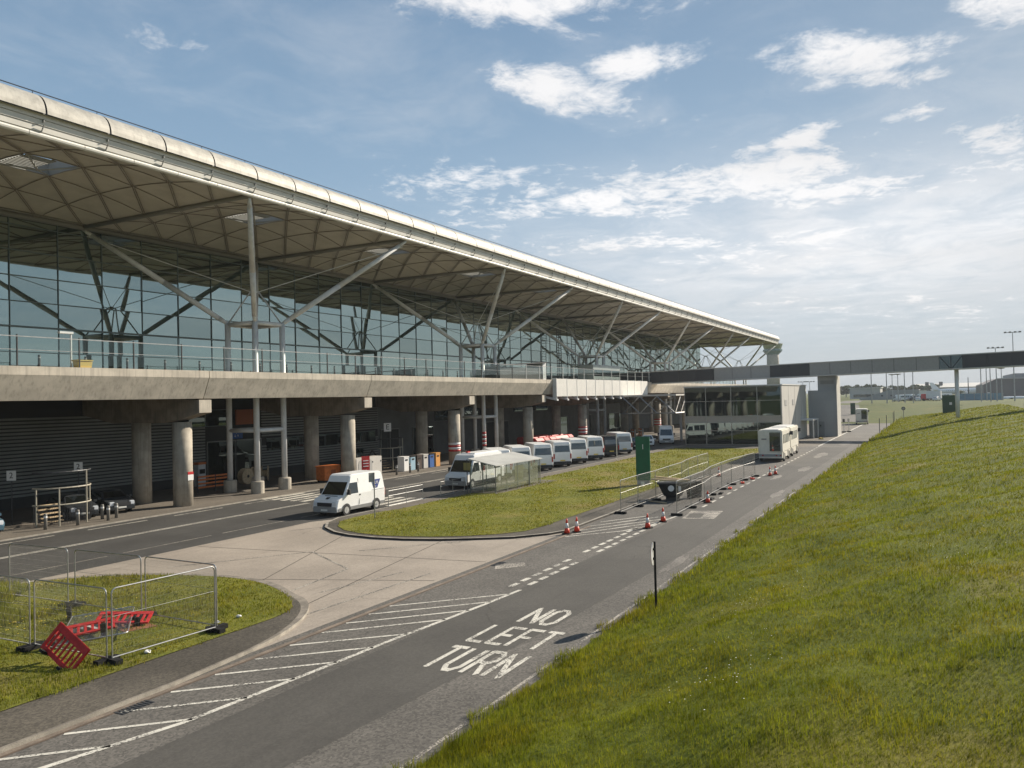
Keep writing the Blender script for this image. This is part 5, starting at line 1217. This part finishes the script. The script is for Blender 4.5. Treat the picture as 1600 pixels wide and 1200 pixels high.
# ================================================================== GRASS AND FLOWERS
def blades(name, P, hgt, wid, m, lean=.5):
    n = len(P); a = rng.uniform(0, 2*np.pi, n); la = rng.uniform(0, 2*np.pi, n); ll = rng.uniform(.1, 1, n)*lean
    d = np.stack([np.cos(a), np.sin(a), np.zeros(n)], 1)*wid[:, None]/2; L = np.stack([np.cos(la)*ll, np.sin(la)*ll, np.zeros(n)], 1)*hgt[:, None]
    up = np.zeros((n, 3)); up[:, 2] = hgt
    v = np.empty((n, 5, 3)); v[:, 0] = P-d; v[:, 1] = P+d; mid = P+up*.55+L*.3; v[:, 2] = mid+d*.75; v[:, 3] = mid-d*.75; v[:, 4] = P+up*(1-.25*ll[:, None])+L
    me = bpy.data.meshes.new(name); me.vertices.add(n*5); me.vertices.foreach_set('co', v.ravel().astype(np.float32))
    base = np.arange(n)*5; lv = np.stack([base, base+1, base+2, base+3, base+3, base+2, base+4], 1).ravel()
    me.loops.add(n*7); me.loops.foreach_set('vertex_index', lv.astype(np.int32))
    me.polygons.add(n*2); ls = np.stack([np.arange(n)*7, np.arange(n)*7+4], 1).ravel(); lt = np.tile([4, 3], n)
    me.polygons.foreach_set('loop_start', ls.astype(np.int32)); me.polygons.foreach_set('loop_total', lt.astype(np.int32))
    me.materials.append(m); me.update(calc_edges=True); me.validate()
    o = bpy.data.objects.new(name, me); COL.objects.link(o); return o
def in_poly(px, py, poly):
    c = np.zeros(len(px), bool); n = len(poly)
    for i in range(n):
        x0, y0 = poly[i]; x1, y1 = poly[(i+1) % n]
        k_ = ((y0 > py) != (y1 > py)) & (px < (x1-x0)*(py-y0)/((y1-y0) if y1 != y0 else 1e-9)+x0); c ^= k_
    return c
def scatter(N_, r0, r1, a0, a1):
    r = np.exp(rng.uniform(np.log(r0), np.log(r1), N_)); a = rng.uniform(R(a0), R(a1), N_); return r*np.cos(a), r*np.sin(a), r
x, y, r = scatter(700000, 8.5, 262, -11, 48)
edge = 9.15+.22*np.sin(x*1.7)+.15*np.sin(x*4.1+1)
k_ = (y < edge) & (y > -14.5)
x, y, r = x[k_], y[k_], r[k_]; z = bank_z(x, y)
tall = np.clip(1-(edge[k_]-y)/2.6, 0, 1)*(.6+.4*np.sin(x*.8)*np.sin(x*.23+2))
clump = .5+.5*np.sin(x*1.9+np.sin(y*2.3)*1.5)*np.sin(y*1.6+np.sin(x*1.1))
hh = (.05+.055*clump**1.5+.13*np.clip(tall, 0, 1))*rng.uniform(.35, 1.5, len(x))*(1+r/130); ww = np.maximum(.0075, .00066*r)*rng.uniform(.7, 1.3, len(x))
P = np.stack([x, y, z-.01], 1); struct(blades('bank_grass_blades', P, hh, ww, blade_m), 'stuff', 'long green and straw grass covering the bank slope')
x, y, r = scatter(300000, 22, 110, 8, 62)
jy = y+.22*np.sin(x*2.3+1)*np.sin(x*.9)+rng.normal(0, .07, len(x)); jx = x+rng.normal(0, .06, len(x)); k1 = in_poly(jx, jy, lawn_r); k2 = in_poly(jx, jy, lawn_l) & (x > 6)
k2b = k2 & ~((x > 14.2) & (x < 17.5) & (y > 20) & (y < 23.5) & (rng.uniform(0, 1, len(x)) < .35))
for k_, nm, z0, sc_, lb in ((k1, 'island_grass_blades', .135, 1.0, 'short bright grass on the long traffic island'), (k2b, 'verge_grass_blades', .125, 1.7, 'rough grass on the verge island at lower left')):
    X_, Y_, R_ = x[k_], y[k_], r[k_]; pt = .6+.4*np.sin(X_*.7+2*np.sin(Y_*.4))*np.sin(Y_*.9)
    hh = .05*sc_*pt*rng.uniform(.5, 1.4, len(X_))*(1+R_/60); ww = .0007*R_*rng.uniform(.7, 1.3, len(X_))
    struct(blades(nm, np.stack([X_, Y_, np.full(len(X_), z0)], 1), hh, ww, lawnb_m), 'stuff', lb)
# longer rank grass at the verge's far left, and along its kerbs
x = rng.uniform(10, 19, 9000); y = rng.uniform(26.5, 33, 9000); k_ = (np.sin(x*.9)+np.sin(y*.8+1)) > -.2; x, y = x[k_], y[k_]
struct(blades('rank_grass_blades', np.stack([x, y, np.full(len(x), .12)], 1), rng.uniform(.2, .5, len(x)), np.full(len(x), .025), blade_m), 'stuff', 'taller rank grass at the back of the verge')
def flowers(name, pts, n, spread, hmin, hmax, m, size, zf, lbl):
    b = MB()
    for cx, cy, s in pts:
        for _ in range(n):
            fx = cx+random.gauss(0, spread*s*2.2); fy = cy+random.gauss(0, spread*s*.8); z_ = float(zf(fx, fy))+random.uniform(hmin, hmax); q = size*random.uniform(.6, 1.2)
            b.lathe(fx, fy, [(q*.3, z_), (q, z_+q*.3), (q*.25, z_+q*.35)], 5)
    return struct(b.build(name, m), 'stuff', lbl)
flowers('white_flowers', [(35.5,9.1,1),(33.6,9.0,.8),(36.8,8.9,.7),(46,7.2,1.3),(51,6.9,1),(70,6.8,2.2),(73,6.2,2),(24,4.5,2.5),(17,4.0,1.6),(28,-.6,3),(36,1.2,4),(60,2,4)], 42, .38, .08, .20, flower_w, .013, bank_z, 'patches of small white daisies on the bank')
flowers('yellow_flowers', [(16.5,26.5,1.2),(18,27.5,.8),(15,25.5,1),(17.5,24.8,.6),(19.5,31,.8)], 22, .4, .08, .25, flower_y, .03, lambda a, b: .12, 'small yellow flowers in the verge grass')

# ================================================================== AIR
hzb = MB().box(-300, 1500, -700, 700, -1.0, 48.5).build('haze', None or steel_d)
hm = bpy.data.materials.new('haze_air'); hm.use_nodes = True; ht = hm.node_tree; ht.nodes.clear()
pv = ht.nodes.new('ShaderNodeVolumePrincipled'); pv.inputs['Color'].default_value = (.80, .86, .92, 1); pv.inputs['Density'].default_value = .00017; pv.inputs['Anisotropy'].default_value = .2
ho = ht.nodes.new('ShaderNodeOutputMaterial'); ht.links.new(pv.outputs[0], ho.inputs['Volume'])
hzb.data.materials.clear(); hzb.data.materials.append(hm); struct(hzb, 'stuff', 'thin pale summer haze over the airfield')
